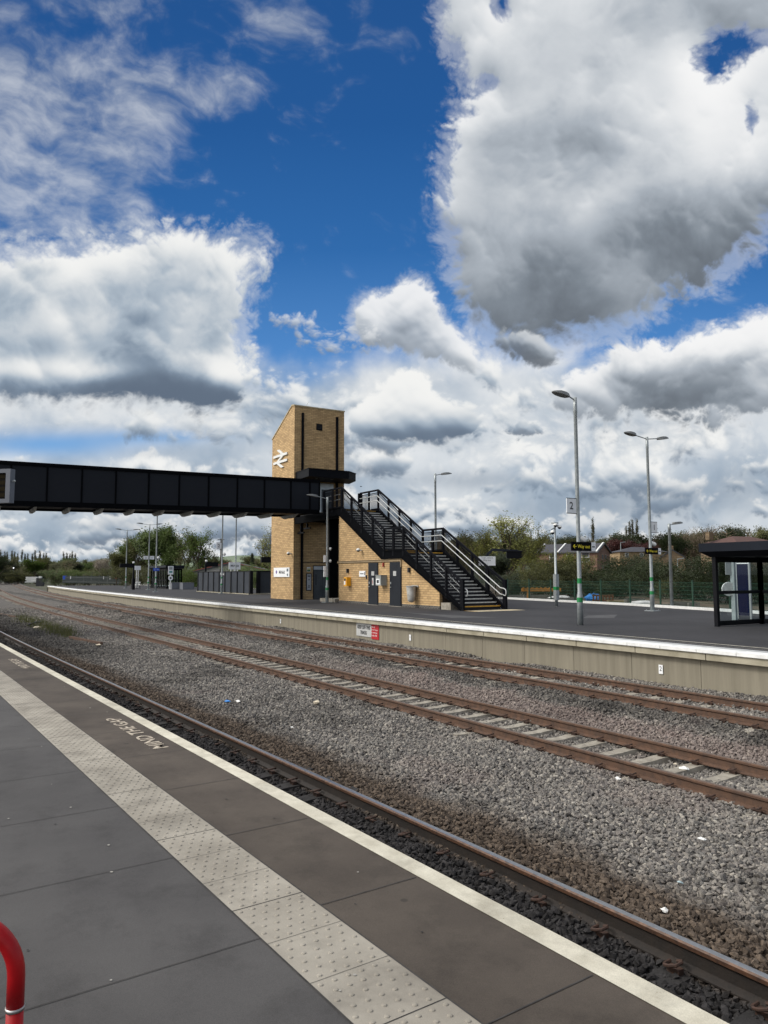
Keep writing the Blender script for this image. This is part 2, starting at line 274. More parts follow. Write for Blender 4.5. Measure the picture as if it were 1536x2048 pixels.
def worn_mat(name, c, c2, big=.9, grain=330., spots=0., spot_c=(.02, .02, .02), gr=.28, stain=.5, chips=0., chip_c=(.5, .48, .46), rough=.86, bump=.3):
    """a surface with slow stains, fine grain, trodden-in spots and pale chips of its own"""
    m = bpy.data.materials.new(name); m.use_nodes = True; t = m.node_tree; nd = t.nodes; L = t.links.new; b = nd['Principled BSDF']; b.inputs['Roughness'].default_value = rough; b.inputs['Specular IOR Level'].default_value = .3
    g = nd.new('ShaderNodeNewGeometry').outputs['Position']
    def noise(sc, det, ro=.62):
        n = nd.new('ShaderNodeTexNoise'); n.inputs['Scale'].default_value = sc; n.inputs['Detail'].default_value = det; n.inputs['Roughness'].default_value = ro; L(g, n.inputs['Vector']); return n.outputs[0]
    def mr(x, a, c_, lo=0., hi=1.):
        n = nd.new('ShaderNodeMapRange'); L(x, n.inputs[0])
        for i, q in enumerate((a, c_, lo, hi)): n.inputs[1+i].default_value = q
        return n.outputs[0]
    def mix(f, a, c_):
        n = nd.new('ShaderNodeMix'); n.data_type = 'RGBA'; L(f, n.inputs[0])
        for i, x in ((6, a), (7, c_)):
            if isinstance(x, tuple): n.inputs[i].default_value = (*x, 1)
            else: L(x, n.inputs[i])
        return n.outputs[2]
    def val(col, x):
        n = nd.new('ShaderNodeHueSaturation'); L(col, n.inputs['Color']); L(x, n.inputs['Value']); return n.outputs[0]
    col = mix(mr(noise(big, 9), .3, .7), c, c2)
    col = val(col, mr(noise(3.1, 7, .7), .5, .72, 1., 1-stain*.55))
    col = val(col, mr(noise(.35, 3), .35, .65, 1.08, .9))
    fine = noise(grain, 3, .8); col = val(col, mr(fine, .3, .7, 1-gr, 1+gr))
    if spots:
        v = nd.new('ShaderNodeTexVoronoi'); v.inputs['Scale'].default_value = spots; v.inputs['Randomness'].default_value = 1; L(g, v.inputs['Vector'])
        sc = nd.new('ShaderNodeSeparateColor'); L(v.outputs['Color'], sc.inputs[0]); r_ = mr(sc.outputs[0], .55, 1., .0, .12)
        su = nd.new('ShaderNodeMath'); su.operation = 'SUBTRACT'; L(r_, su.inputs[0]); L(v.outputs['Distance'], su.inputs[1])
        f = mr(su.outputs[0], 0., .02, 0., .6); col = mix(f, col, spot_c)
    if chips: col = mix(mr(noise(chips, 6, .75), .66, .70, 0., .8), col, chip_c)
    L(col, b.inputs['Base Color']); bp = nd.new('ShaderNodeBump'); bp.inputs['Strength'].default_value = bump; bp.inputs['Distance'].default_value = .006; L(fine, bp.inputs['Height']); L(bp.outputs[0], b.inputs['Normal'])
    MATS[name] = m; return m
# ------------------------------------------------------------------ mesh helpers
class MB:
    def __init__(s): s.v = []; s.f = []; s.m = []
    def add(s, v, f, mi=0):
        o = len(s.v); s.v += [tuple(x) for x in v]; s.f += [tuple(i+o for i in q) for q in f]; s.m += [mi]*len(f); return s
    def box(s, x0, y0, z0, x1, y1, z1, mi=0):
        v = [(x, y, z) for z in (z0, z1) for x, y in ((x0, y0), (x1, y0), (x1, y1), (x0, y1))]
        return s.add(v, [(3, 2, 1, 0), (4, 5, 6, 7), (0, 1, 5, 4), (1, 2, 6, 5), (2, 3, 7, 6), (3, 0, 4, 7)], mi)
    def bar(s, p, q, w, h, mi=0, up=(0, 0, 1)):
        p = Vector(p); q = Vector(q); d = (q-p).normalized(); u = Vector(up)
        if abs(d.dot(u)) > .95: u = Vector((1, 0, 0))
        a = d.cross(u).normalized(); u = a.cross(d)
        a = a*w/2; u = u*h/2
        return s.add([p-a-u, p+a-u, p+a+u, p-a+u, q-a-u, q+a-u, q+a+u, q-a+u], [(3, 2, 1, 0), (4, 5, 6, 7), (0, 1, 5, 4), (1, 2, 6, 5), (2, 3, 7, 6), (3, 0, 4, 7)], mi)
    def obox(s, c, ax, ay, az_, mi=0):                          # centre and three half-axis vectors
        c, ax, ay, az_ = Vector(c), Vector(ax), Vector(ay), Vector(az_)
        v = [c+ax*i+ay*j+az_*k for k in (-1, 1) for i, j in ((-1, -1), (1, -1), (1, 1), (-1, 1))]
        return s.add(v, [(3, 2, 1, 0), (4, 5, 6, 7), (0, 1, 5, 4), (1, 2, 6, 5), (2, 3, 7, 6), (3, 0, 4, 7)], mi)
    def cyl(s, p, q, r0, r1=None, n=12, mi=0, caps=True):
        return s.tube([p, q], [r0, r0 if r1 is None else r1], n, mi, caps)
    def tube(s, pts, r, n=8, mi=0, caps=True):
        pts = [Vector(p) for p in pts]; k = len(pts)
        if not hasattr(r, '__len__'): r = [r]*k
        o = len(s.v); a = None
        for i in range(k):
            d = (pts[min(i+1, k-1)]-pts[max(i-1, 0)]).normalized()
            if a is None: a = d.cross(Vector((0, 0, 1)) if abs(d.z) < .9 else Vector((1, 0, 0))).normalized()
            else: a = (a-d*a.dot(d)).normalized()
            b = d.cross(a)
            for j in range(n):
                t = 2*math.pi*j/n; s.v.append(tuple(pts[i]+(a*math.cos(t)+b*math.sin(t))*r[i]))
        for i in range(k-1):
            for j in range(n): s.f.append((o+i*n+j, o+i*n+(j+1) % n, o+(i+1)*n+(j+1) % n, o+(i+1)*n+j)); s.m.append(mi)
        if caps:
            s.f.append(tuple(o+j for j in reversed(range(n)))); s.f.append(tuple(o+(k-1)*n+j for j in range(n))); s.m += [mi, mi]
        return s
    def prism(s, poly, ext, mi=0):
        n = len(poly); e = Vector(ext); P = [Vector(p) for p in poly]
        nrm = sum(((P[i]-P[0]).cross(P[(i+1) % n]-P[0]) for i in range(1, n-1)), Vector())
        if nrm.dot(e) > 0: P.reverse()
        return s.add(P+[p+e for p in P], [tuple(range(n)), tuple(reversed(range(n, 2*n)))]+[(i, i+n, (i+1) % n+n, (i+1) % n) for i in range(n)], mi)
    def quad(s, a, b, c, d, mi=0): return s.add([a, b, c, d], [(0, 1, 2, 3)], mi)
    def dome(s, c, r, sq=1., n=10, k=5, mi=0, axis=(0, 0, 1), full=False):
        c = Vector(c); z = Vector(axis).normalized(); x = z.orthogonal().normalized(); y = z.cross(x); o = len(s.v)
        lo = -math.pi/2 if full else 0.
        for i in range(k):
            t = lo+(math.pi/2-lo)*i/(k-1)
            for j in range(n):
                p = 2*math.pi*j/n; s.v.append(tuple(c+(x*math.cos(p)+y*math.sin(p))*r*math.cos(t)+z*r*sq*math.sin(t)))
        for i in range(k-1):
            for j in range(n): s.f.append((o+i*n+j, o+i*n+(j+1) % n, o+(i+1)*n+(j+1) % n, o+(i+1)*n+j)); s.m.append(mi)
        return s
ORG = {}
def mesh_obj(name, v, f, mi, mats, smooth=False):
    me = bpy.data.meshes.new(name); me.from_pydata(v, [], f)
    for m in mats: me.materials.append(m)
    if len(mats) > 1: me.polygons.foreach_set('material_index', mi)
    if smooth: me.polygons.foreach_set('use_smooth', [True]*len(f))
    me.validate(); me.update()
    o = bpy.data.objects.new(name, me); COL.objects.link(o); return o
def build(mb, name, mats, parent=None, smooth=False, org=None, label=None):
    if not isinstance(mats, (list, tuple)): mats = [mats]
    o0 = ORG.get(parent.name, Vector()) if parent is not None else Vector(org or (0, 0, 0))
    v = [(a-o0.x, b-o0.y, c-o0.z) for a, b, c in mb.v]
    o = mesh_obj(name, v, mb.f, mb.m, mats, smooth); ORG[o.name] = o0
    if parent is not None: o.parent = parent
    else: o.location = o0
    if label: o['label'] = label
    return o
def tag(o, label=None, cat=None, group=None, kind=None):
    for k, x in (('label', label), ('category', cat), ('group', group), ('kind', kind)):
        if x: o[k] = x
    return o
def thing(name, label, cat, loc=(0, 0, 0), group=None, kind=None):
    o = bpy.data.objects.new(name, None); COL.objects.link(o); o.location = loc; ORG[o.name] = Vector(loc); o.empty_display_size = .3
    return tag(o, label, cat, group, kind)
def dup(root, loc, rz=0., sc=None, label=None, group=None):
    r = root.copy(); COL.objects.link(r); r.location = loc; r.rotation_euler = (0, 0, rz); ORG[r.name] = Vector(loc)
    if sc is not None: r.scale = sc if hasattr(sc, '__len__') else (sc,)*3
    if label: r['label'] = label
    if group: r['group'] = group
    for ch in list(root.children):
        c = ch.copy(); COL.objects.link(c); c.parent = r
        for g in list(ch.children):
            d = g.copy(); COL.objects.link(d); d.parent = c
    return r
def text_into(mb, s, size, org, right, up, mi=0, align='CENTER', bold=0., sx=1.):
    cu = bpy.data.curves.new('t', 'FONT'); cu.body = s; cu.size = size; cu.align_x = align; cu.align_y = 'CENTER'; cu.offset = bold; cu.resolution_u = 3
    o = bpy.data.objects.new('t', cu); COL.objects.link(o); me = bpy.data.meshes.new_from_object(o)
    R = Vector(right).normalized(); U = Vector(up).normalized(); Or = Vector(org)
    mb.add([Or+R*x.co.x*sx+U*x.co.y for x in me.vertices], [tuple(p.vertices) for p in me.polygons], mi)
    bpy.data.objects.remove(o); bpy.data.meshes.remove(me); bpy.data.curves.remove(cu); return mb
def flat_text(name, s, size, org, right, up, m, parent, **k): return build(text_into(MB(), s, size, org, right, up, **k), name, m, parent)

# ------------------------------------------------------------------ palette
STEEL = mat('black_steel', (.0046, .0052, .0074), .5, (.0064, .007, .0095), 3, spec=.05); STEELB = mat('black_girder', (.0032, .0036, .0048), .55, (.0044, .005, .0062), 3, spec=.015)
PANEL = mat('dark_panel', (.0100, .0120, .0172), .45, (.0135, .0158, .0215), .35, spec=.12, det=9, lo=.3, hi=.7)
ANTHR = mat('anthracite_paint', srgb(34, 39, 48), .5, srgb(29, 33, 41), 2, spec=.2)
GALV = mat('galvanised_steel', (.36, .39, .40), .42, (.25, .28, .29), 9, metal=.35, det=8)
HEADG = mat('lamp_grey', (.20, .21, .21), .5, (.15, .155, .155), 5)
WHITE = mat('white_sign', (.80, .82, .84), .5, (.74, .76, .78), 3)
WHITEP = mat('white_paint', (.72, .73, .72), .5, (.6, .61, .60), 8)
INK = mat('black_ink', (.012, .013, .02), .5)
GREENB = mat('green_band', (.006, .21, .055), .5, (.006, .16, .045), 9)
YELL = mat('yellow_lettering', (.95, .78, .03), .5, (.9, .72, .03))
HAND = mat('handrail_grey', (.50, .52, .52), .4, (.42, .44, .44), 8)
GREYP = mat('grey_plastic', (.30, .32, .33), .5, (.26, .28, .29), 5)
GLASS = bpy.data.materials.new('shelter_glass'); GLASS.use_nodes = True
_t = GLASS.node_tree; _t.nodes.remove(_t.nodes['Principled BSDF'])
_tr = _t.nodes.new('ShaderNodeBsdfTransparent'); _tr.inputs[0].default_value = (.70, .77, .79, 1); _gl = _t.nodes.new('ShaderNodeBsdfGlossy'); _gl.inputs['Roughness'].default_value = .03
_fr = _t.nodes.new('ShaderNodeFresnel'); _fr.inputs[0].default_value = 1.35; _mx = _t.nodes.new('ShaderNodeMixShader')
_t.links.new(_fr.outputs[0], _mx.inputs[0]); _t.links.new(_tr.outputs[0], _mx.inputs[1]); _t.links.new(_gl.outputs[0], _mx.inputs[2]); _t.links.new(_mx.outputs[0], _t.nodes['Material Output'].inputs[0])
STONE = brick_mat('buff_stone', srgb(194, 163, 118), srgb(164, 136, 97), srgb(116, 97, 70), .36, .122, .010, .35)
BLUEB = brick_mat('blue_brick', srgb(62, 60, 62), srgb(46, 45, 48), srgb(120, 116, 108), .23, .075, .012, .3)
# ------------------------------------------------------------------ alignments of the line (metres along, curving gently)
_S = np.arange(-560, 30.01, .25)
def _head(k, s):
    def poly(c, s): return c[0]+c[1]*s+np.where(s < 0, -c[2]*s*s+c[3]*s**3, 0)
    F = (0., -.000324255, 7.76893e-06, -1.84475e-08); M = (.000312162, -.00100124, 1.79978e-05, -6.07796e-08); E = (.0536775, 8.78e-5, 2.519e-6, 1.2e-10)
    tf = poly(F, np.maximum(s, -130)); f130 = float(poly(F, np.array(-130.)))
    tf = np.where(s < -130, np.interp(s, [-560, -320, -130], [-.21, -.088, f130]), tf)
    if k == 'F': return tf
    if k == 'M':
        f110 = float(poly(F, np.array(-110.))); m110 = float(poly(M, np.array(-110.)))
        return np.where(s < -110, m110+tf-f110, poly(M, np.maximum(s, -110)))
    e25 = float(poly(E, np.array(-25.)))
    f90 = float(poly(F, np.array(-90.)))
    return np.where(s < -90, -.02+tf-f90, np.where(s < -25, np.interp(s, [-90, -25], [-.02, e25]), poly(E, np.maximum(s, -25))))
def _base(k):
    t = _head(k, _S); x = np.concatenate([[0], np.cumsum(np.cos((t[1:]+t[:-1])/2))])*.25; y = np.concatenate([[0], np.cumsum(np.sin((t[1:]+t[:-1])/2))])*.25
    i0 = int(np.argmin(np.abs(_S))); return x-x[i0], y-y[i0], t
BASE = {k: _base(k) for k in 'EMF'}
def P(k, d, s):
    x, y, t = BASE[k]; X, Y, T = np.interp(s, _S, x), np.interp(s, _S, y), np.interp(s, _S, t)
    return X-np.sin(T)*d, Y+np.cos(T)*d, T
def yat(k, d, x):
    X, Y, T = BASE[k]; return np.interp(x, X-np.sin(T)*d, Y+np.cos(T)*d)
dE, dN, dM, dF, dP, dT = 2.71846, 4.98349, 9.31842, 13.1291, 15.3549, 1.55982
zN, zM, zF, zE = -.9179, -1.1346, -.888, .048
def strip(mb, k, prof, s, mi=0, caps=True):
    """sweep a (offset, z) outline along alignment k through stations s"""
    n = len(prof); o = len(mb.v); s = np.asarray(s, float)
    for d, z in prof:
        X, Y, _ = P(k, d, s); 
        mb.v += [(float(a), float(b), z) for a, b in zip(X, Y)]
    m = len(s)
    for j in range(n if caps != 'open' else n-1):
        a, b = o+j*m, o+((j+1) % n)*m
        q = mi[j] if isinstance(mi, (list, tuple)) else mi
        for i in range(m-1): mb.f.append((a+i, a+i+1, b+i+1, b+i)); mb.m.append(q)
    if caps is True:
        q = mi[0] if isinstance(mi, (list, tuple)) else mi
        mb.f.append(tuple(o+j*m for j in range(n))); mb.m.append(q); mb.f.append(tuple(o+j*m+m-1 for j in reversed(range(n)))); mb.m.append(q)
    return mb
ST_NEAR = np.concatenate([np.arange(-150, -40, 3.), np.arange(-40, 12.1, 1.)])
ST_ALL = np.concatenate([np.arange(-540, -60, 6.), np.arange(-60, 12.1, 1.)])

# ------------------------------------------------------------------ ground, far hills
GRASS = mat('rough_ground', srgb(54, 60, 36), .95, srgb(66, 62, 46), .12, .4, 3, det=10)
g = MB(); g.add([(-9000, -6000, -1.7), (3000, -6000, -1.7), (3000, 9000, -1.7), (-9000, 9000, -1.7)], [(0, 1, 2, 3)])
tag(build(g, 'ground', GRASS), kind='structure')
hb = MB(); rng = random.Random(5)
def ridge(mb, dist, prof, seed, mi=0, thick=600):
    rr = random.Random(seed); o = len(mb.v); n = 0
    for i in range(121):
        px = -900+i*28; row = np.interp(px, [p[0] for p in prof], [p[1] for p in prof])+rr.uniform(-.8, .8)
        p = at(px, row, dist); q = at(px, row, dist+thick); a = at(px, 1150, dist*.72)
        mb.v += [(a.x, a.y, -2), (p.x, p.y, p.z), (q.x, q.y, -2)]; n += 1
    for i in range(n-1):
        for j in range(2): mb.f.append((o+i*3+j, o+i*3+3+j, o+i*3+4+j, o+i*3+1+j)); mb.m.append(mi)
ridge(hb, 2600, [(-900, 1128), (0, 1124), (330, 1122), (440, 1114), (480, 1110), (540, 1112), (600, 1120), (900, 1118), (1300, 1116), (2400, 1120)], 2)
tag(build(hb, 'hills', mat('hazy_hill_grass', srgb(112, 124, 100), .95, srgb(88, 104, 84), .004, det=8), smooth=True), kind='structure')  # distance haze is put into the paler hill colour
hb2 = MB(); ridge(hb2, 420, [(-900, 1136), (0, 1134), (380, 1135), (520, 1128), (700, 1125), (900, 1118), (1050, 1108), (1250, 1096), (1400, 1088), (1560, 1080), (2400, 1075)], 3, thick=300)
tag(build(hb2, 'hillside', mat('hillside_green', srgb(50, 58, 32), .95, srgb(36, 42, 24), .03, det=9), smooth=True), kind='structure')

# ------------------------------------------------------------------ ballast
def ballast_material(name, per_stone):
    m = bpy.data.materials.new(name); m.use_nodes = True; t = m.node_tree; nd = t.nodes; b = nd['Principled BSDF']; b.inputs['Roughness'].default_value = .9; b.inputs['Specular IOR Level'].default_value = .25
    L = t.links.new
    g = nd.new('ShaderNodeNewGeometry'); sep = nd.new('ShaderNodeSeparateXYZ'); L(g.outputs['Position'], sep.inputs[0])
    def MT(op, a, b_=None, c=None):
        n = nd.new('ShaderNodeMath'); n.operation = op
        for i, x in enumerate((a, b_, c)):
            if x is None: continue
            if isinstance(x, (int, float)): n.inputs[i].default_value = x
            else: L(x, n.inputs[i])
        return n.outputs[0]
    def SM(x, a, c, lo=0., hi=1.):
        n = nd.new('ShaderNodeMapRange'); n.interpolation_type = 'SMOOTHSTEP'; L(x, n.inputs[0])
        for i, q in enumerate((a, c, lo, hi)): n.inputs[1+i].default_value = q
        return n.outputs[0]
    def MX(f, a, c):
        n = nd.new('ShaderNodeMix'); n.data_type = 'RGBA'
        if isinstance(f, (int, float)): n.inputs[0].default_value = f
        else: L(f, n.inputs[0])
        for i, x in ((6, a), (7, c)):
            if isinstance(x, tuple): n.inputs[i].default_value = (*x, 1)
            else: L(x, n.inputs[i])
        return n.outputs[2]
    if per_stone: rnd = nd.new('ShaderNodeObjectInfo').outputs['Random']; r2 = MT('FRACT', MT('MULTIPLY', rnd, 37.7))
    else:
        v = nd.new('ShaderNodeTexVoronoi'); v.inputs['Scale'].default_value = 19; L(g.outputs['Position'], v.inputs['Vector'])
        sc = nd.new('ShaderNodeSeparateColor'); L(v.outputs['Color'], sc.inputs[0]); rnd, r2 = sc.outputs[0], sc.outputs[1]
    cr = nd.new('ShaderNodeValToRGB'); L(rnd, cr.inputs[0]); e = cr.color_ramp.elements
    e[0].position = 0; e[0].color = (.08, .078, .075, 1); e[1].position = 1; e[1].color = (.36, .34, .30, 1)
    for p, c in ((.22, (.128, .124, .119)), (.6, (.188, .179, .165)), (.88, (.25, .235, .21))): x = e.new(p); x.color = (*c, 1)
    col = MX(MT('MULTIPLY', r2, .22), cr.outputs[0], (.18, .14, .125))
    def noise(scale, det=4):
        n = nd.new('ShaderNodeTexNoise'); n.inputs['Scale'].default_value = scale; n.inputs['Detail'].default_value = det; n.inputs['Roughness'].default_value = .6; L(g.outputs['Position'], n.inputs['Vector']); return n.outputs[0]
    n1, n2 = noise(.42, 5), noise(1.6, 6)
    hs = nd.new('ShaderNodeHueSaturation'); L(col, hs.inputs['Color']); L(SM(n1, .52, .66, 1., .55), hs.inputs['Value']); col = hs.outputs[0]     # patches of newer blue-grey stone
    col = MX(MT('MULTIPLY', SM(n1, .44, .34), .25), col, (.21, .165, .15))                                                                              # pinkish drifts
    wob = MT('MULTIPLY', MT('SUBTRACT', n2, .5), 1.1)
    # pink stone tipped along the far side of the middle track, dark stone beside the far track
    em = MT('ADD', MT('SUBTRACT', sep.outputs[1], dM+1.505+.75), wob)
    zone = MT('MULTIPLY', MT('MULTIPLY', SM(em, -.6, -.2), SM(em, .7, .3)), SM(sep.outputs[0], -26., -18.))
    col = MX(MT('MULTIPLY', zone, .42), col, (.235, .175, .158))
    ef = MT('MULTIPLY', SM(em, .45, .9), SM(em, 2.1, 1.6)); hs2 = nd.new('ShaderNodeHueSaturation'); L(col, hs2.inputs['Color']); L(MT('SUBTRACT', 1., MT('MULTIPLY', ef, .45)), hs2.inputs['Value']); col = hs2.outputs[0]
    # brake dust and oil along the running line
    e_ = MT('SUBTRACT', sep.outputs[1], MT('ADD', dN, MT('MULTIPLY', sep.outputs[0], .0537)))
    brown = MT('MULTIPLY', SM(MT('ADD', e_, wob), 1.75, .8), .92)
    ba = MX(MT('MULTIPLY', rnd, .9), (.036, .026, .0185), (.125, .093, .068)); col = MX(brown, col, ba)
    col = MX(MT('MULTIPLY', SM(e_, .02, -.12), .93), col, MX(rnd, (.012, .012, .013), (.034, .034, .037)))  # soot and the platform's shade, both put into this black strip
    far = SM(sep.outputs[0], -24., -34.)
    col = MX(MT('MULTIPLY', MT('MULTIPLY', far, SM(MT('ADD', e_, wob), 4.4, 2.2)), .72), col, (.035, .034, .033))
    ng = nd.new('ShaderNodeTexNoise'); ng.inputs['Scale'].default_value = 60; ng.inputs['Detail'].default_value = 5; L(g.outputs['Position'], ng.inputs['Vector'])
    col2 = nd.new('ShaderNodeHueSaturation'); L(col, col2.inputs['Color']); L(SM(ng.outputs[0], .3, .7, *((.75, 1.2) if per_stone else (.38, .7))), col2.inputs['Value'])  # bed sheet coloured darker to stand for shade between its stones
    L(col2.outputs[0], b.inputs['Base Color'])
    bp = nd.new('ShaderNodeBump'); bp.inputs['Distance'].default_value = .03
    if per_stone: bp.inputs['Strength'].default_value = .25; L(ng.outputs[0], bp.inputs['Height'])
    else: bp.inputs['Strength'].default_value = .9; L(MT('MULTIPLY', v.outputs['Distance'], -1.), bp.inputs['Height'])
    L(bp.outputs[0], b.inputs['Normal'])
    return m
def zb(x):
    """ballast surface: lateral knots (y, z) at station x"""
    yE, yN, yM, yF, yP = yat('E', dE, x), yat('E', dN, x), yat('M', dM, x), yat('F', dF, x), yat('F', dP, x)
    c = [(yE-.4, -1.16), (yN-1.95, zN-.2), (yN-1.2, zN-.222), (yN-.3, zN-.222), (yN+.16, zN-.19), (yN+.7, zN-.21), (yN+1.2, zN-.30), ((yN+yM)/2+.3, -1.27), (yM-.62, zM-.20), (yM-.1, zM-.215), (yM+.2, zM-.272), (yM+1.3, zM-.272), (yM+1.62, zM-.215),
         (yM+2.1, zM-.17), ((yM+1.5+yF)/2+.25, -1.13), (yF-.55, zF-.20), (yF-.1, zF-.21), (yF+.25, zF-.24), (yF+1.25, zF-.24), (yF+1.6, zF-.19), (yF+1.95, zF-.07), (yP+.5, zF-.10)]
    return c
_rn = np.random.default_rng(4); _ph = _rn.random((14, 4))
def lump(x, y):
    z = 0
    for i in range(14):
        a = _ph[i, 0]*6.28; f = .5+3.5*_ph[i, 1]**1.5; z = z+np.sin((x*np.cos(a)+y*np.sin(a))*f+_ph[i, 2]*6.28)*.028/(f**.9+.6)
    return z
def ballast_grid(xs, nl):
    V = []; 
    for x in xs:
        c = zb(x); ky = np.array([q[0] for q in c]); kz = np.array([q[1] for q in c])
        ys = np.linspace(ky[0], ky[-1], nl); V.append(np.stack([np.full(nl, x), ys, np.interp(ys, ky, kz)+lump(x, ys)*.8], 1))
    V = np.concatenate(V); n = len(xs)
    ii = (np.arange(n-1)[:, None]*nl+np.arange(nl-1)[None]).ravel(); Fq = np.stack([ii, ii+nl, ii+nl+1, ii+1], 1)
    return V, Fq
bx = np.concatenate([np.arange(-540, -140, 8.), np.arange(-140, -40, 1.5), np.arange(-40, 8.1, .3)])
V, Fq = ballast_grid(bx, 110)
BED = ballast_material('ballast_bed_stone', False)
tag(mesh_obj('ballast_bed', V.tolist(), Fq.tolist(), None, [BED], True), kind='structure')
V, Fq = ballast_grid(np.concatenate([np.arange(-78, -33, .6), np.arange(-33, 2.01, .25)]), 120)
bo = mesh_obj('ballast', V.tolist(), Fq.tolist(), None, [BED])
tag(bo, 'loose grey and brown track ballast stones', 'ballast', kind='stuff')
D = np.hypot(V[:, 0], V[:, 1]); A = np.degrees(np.arctan2(V@np.array([math.cos(YAW), math.sin(YAW), 0]), V@np.array([-math.sin(YAW), math.cos(YAW), 0])))
dens = np.interp(D, [0, 8, 13, 20, 33, 50, 80], [1350, 1250, 850, 480, 250, 120, 60])*np.clip((40-np.abs(A))/4, 0, 1)
at_ = bo.data.attributes.new('dens', 'FLOAT', 'POINT'); at_.data.foreach_set('value', dens.astype(np.float32))
siz = np.interp(D, [0, 10, 20, 33, 50, 80], [.0285, .030, .034, .042, .058, .075]); at2 = bo.data.attributes.new('siz', 'FLOAT', 'POINT'); at2.data.foreach_set('value', siz.astype(np.float32))
import bmesh
STONEM = ballast_material('ballast_stone', True); stones = []
for i in range(9):
    r = random.Random(i+40); bm = bmesh.new(); pts = []
    for k in range(11):
        z_ = 1-2*(k+.5)/11; a = k*2.399+r.uniform(-.5, .5); q = math.sqrt(1-z_*z_); m_ = r.uniform(.62, 1.25)
        pts.append((q*math.cos(a)*m_*1.12, q*math.sin(a)*m_*.9, z_*m_*.68))
    for p in pts: bm.verts.new(p)
    bmesh.ops.convex_hull(bm, input=bm.verts)
    me = bpy.data.meshes.new('ballast_stone'); bm.to_mesh(me); bm.free(); me.materials.append(STONEM)
    stones.append(bpy.data.objects.new('ballast_stone', me))
ng = bpy.data.node_groups.new('scatter_ballast', 'GeometryNodeTree')
ng.interface.new_socket(name='Geometry', in_out='INPUT', socket_type='NodeSocketGeometry'); ng.interface.new_socket(name='Geometry', in_out='OUTPUT', socket_type='NodeSocketGeometry')
def GN(t, **k):
    n = ng.nodes.new(t)
    for a, b in k.items(): setattr(n, a, b)
    return n
gi, go = GN('NodeGroupInput'), GN('NodeGroupOutput'); ds = GN('GeometryNodeDistributePointsOnFaces', distribute_method='RANDOM'); ds.inputs['Seed'].default_value = 3
na = GN('GeometryNodeInputNamedAttribute', data_type='FLOAT'); na.inputs[0].default_value = 'dens'; nb = GN('GeometryNodeInputNamedAttribute', data_type='FLOAT'); nb.inputs[0].default_value = 'siz'
ng.links.new(gi.outputs[0], ds.inputs['Mesh']); ng.links.new(na.outputs['Attribute'], ds.inputs['Density'])
sp_ = GN('GeometryNodeSetPosition'); ro = GN('FunctionNodeRandomValue', data_type='FLOAT_VECTOR'); ro.inputs[0].default_value = (0, 0, -.02); ro.inputs[1].default_value = (0, 0, .028); ro.inputs['Seed'].default_value = 5; ng.links.new(ds.outputs['Points'], sp_.inputs[0]); ng.links.new(ro.outputs[0], sp_.inputs['Offset'])
ip = GN('GeometryNodeInstanceOnPoints'); ng.links.new(sp_.outputs[0], ip.inputs['Points']); ip.inputs['Pick Instance'].default_value = True
jn = GN('GeometryNodeJoinGeometry')
for s_ in stones:
    oi = GN('GeometryNodeObjectInfo'); oi.inputs[0].default_value = s_; oi.inputs['As Instance'].default_value = True; ng.links.new(oi.outputs['Geometry'], jn.inputs[0])
ng.links.new(jn.outputs[0], ip.inputs['Instance'])
ri = GN('FunctionNodeRandomValue', data_type='INT'); ri.inputs[4].default_value = 0; ri.inputs[5].default_value = 8; ri.inputs['Seed'].default_value = 1; ng.links.new(ri.outputs[2], ip.inputs['Instance Index'])
rv = GN('FunctionNodeRandomValue', data_type='FLOAT_VECTOR'); rv.inputs[0].default_value = (-1.1, -1.1, 0); rv.inputs[1].default_value = (1.1, 1.1, 6.28); rv.inputs['Seed'].default_value = 2; ng.links.new(rv.outputs[0], ip.inputs['Rotation'])
rs = GN('FunctionNodeRandomValue', data_type='FLOAT'); rs.inputs[2].default_value = .5; rs.inputs[3].default_value = 1.5; rs.inputs['Seed'].default_value = 9
mm = GN('ShaderNodeMath', operation='MULTIPLY'); ng.links.new(rs.outputs[1], mm.inputs[0]); ng.links.new(nb.outputs['Attribute'], mm.inputs[1])
# the size is stored per vertex; carry it over to the points through the distribution
ng.links.new(mm.outputs[0], ip.inputs['Scale']); ng.links.new(ip.outputs[0], go.inputs[0])
md = bo.modifiers.new('scatter', 'NODES'); md.node_group = ng

# ------------------------------------------------------------------ tracks
RUST = mat('rusty_rail', srgb(92, 67, 51), .8, srgb(68, 52, 43), 9, .25, 60, det=8)
RUSTT = mat('rusty_rail_head', srgb(104, 90, 80), .55, srgb(80, 68, 60), 14)
OILY = mat('oily_rail_web', srgb(38, 31, 26), .7, srgb(24, 20, 18), 7, .2, 50)
SHINE = mat('polished_rail_head', (.42, .42, .42), .34, (.33, .33, .33), 20, metal=.9)
EDGER = mat('rust_edge', srgb(96, 68, 50), .55, srgb(60, 44, 36), 24, metal=.2)
CONC = mat('sleeper_concrete', srgb(156, 151, 140), .9, srgb(120, 114, 104), 5, .3, 60)
CONCD = mat('sleeper_concrete_dirty', srgb(40, 38, 38), .9, srgb(26, 25, 26), 6, .3, 50)
CLIP = mat('rail_clip_iron', srgb(48, 36, 30), .75, srgb(66, 44, 34), 30)
def rail_prof(d, z):                                            # foot, web, head
    h = [(-.07, -.159), (.07, -.159), (.07, -.148), (.012, -.128), (.010, -.052), (.035, -.036), (.036, -.012), (.026, -.001), (.018, 0), (-.018, 0), (-.026, -.001), (-.036, -.012), (-.035, -.036), (-.010, -.052), (-.012, -.128), (-.07, -.148)]
    return [(d+a*1.08, z+b*1.16) for a, b in h]
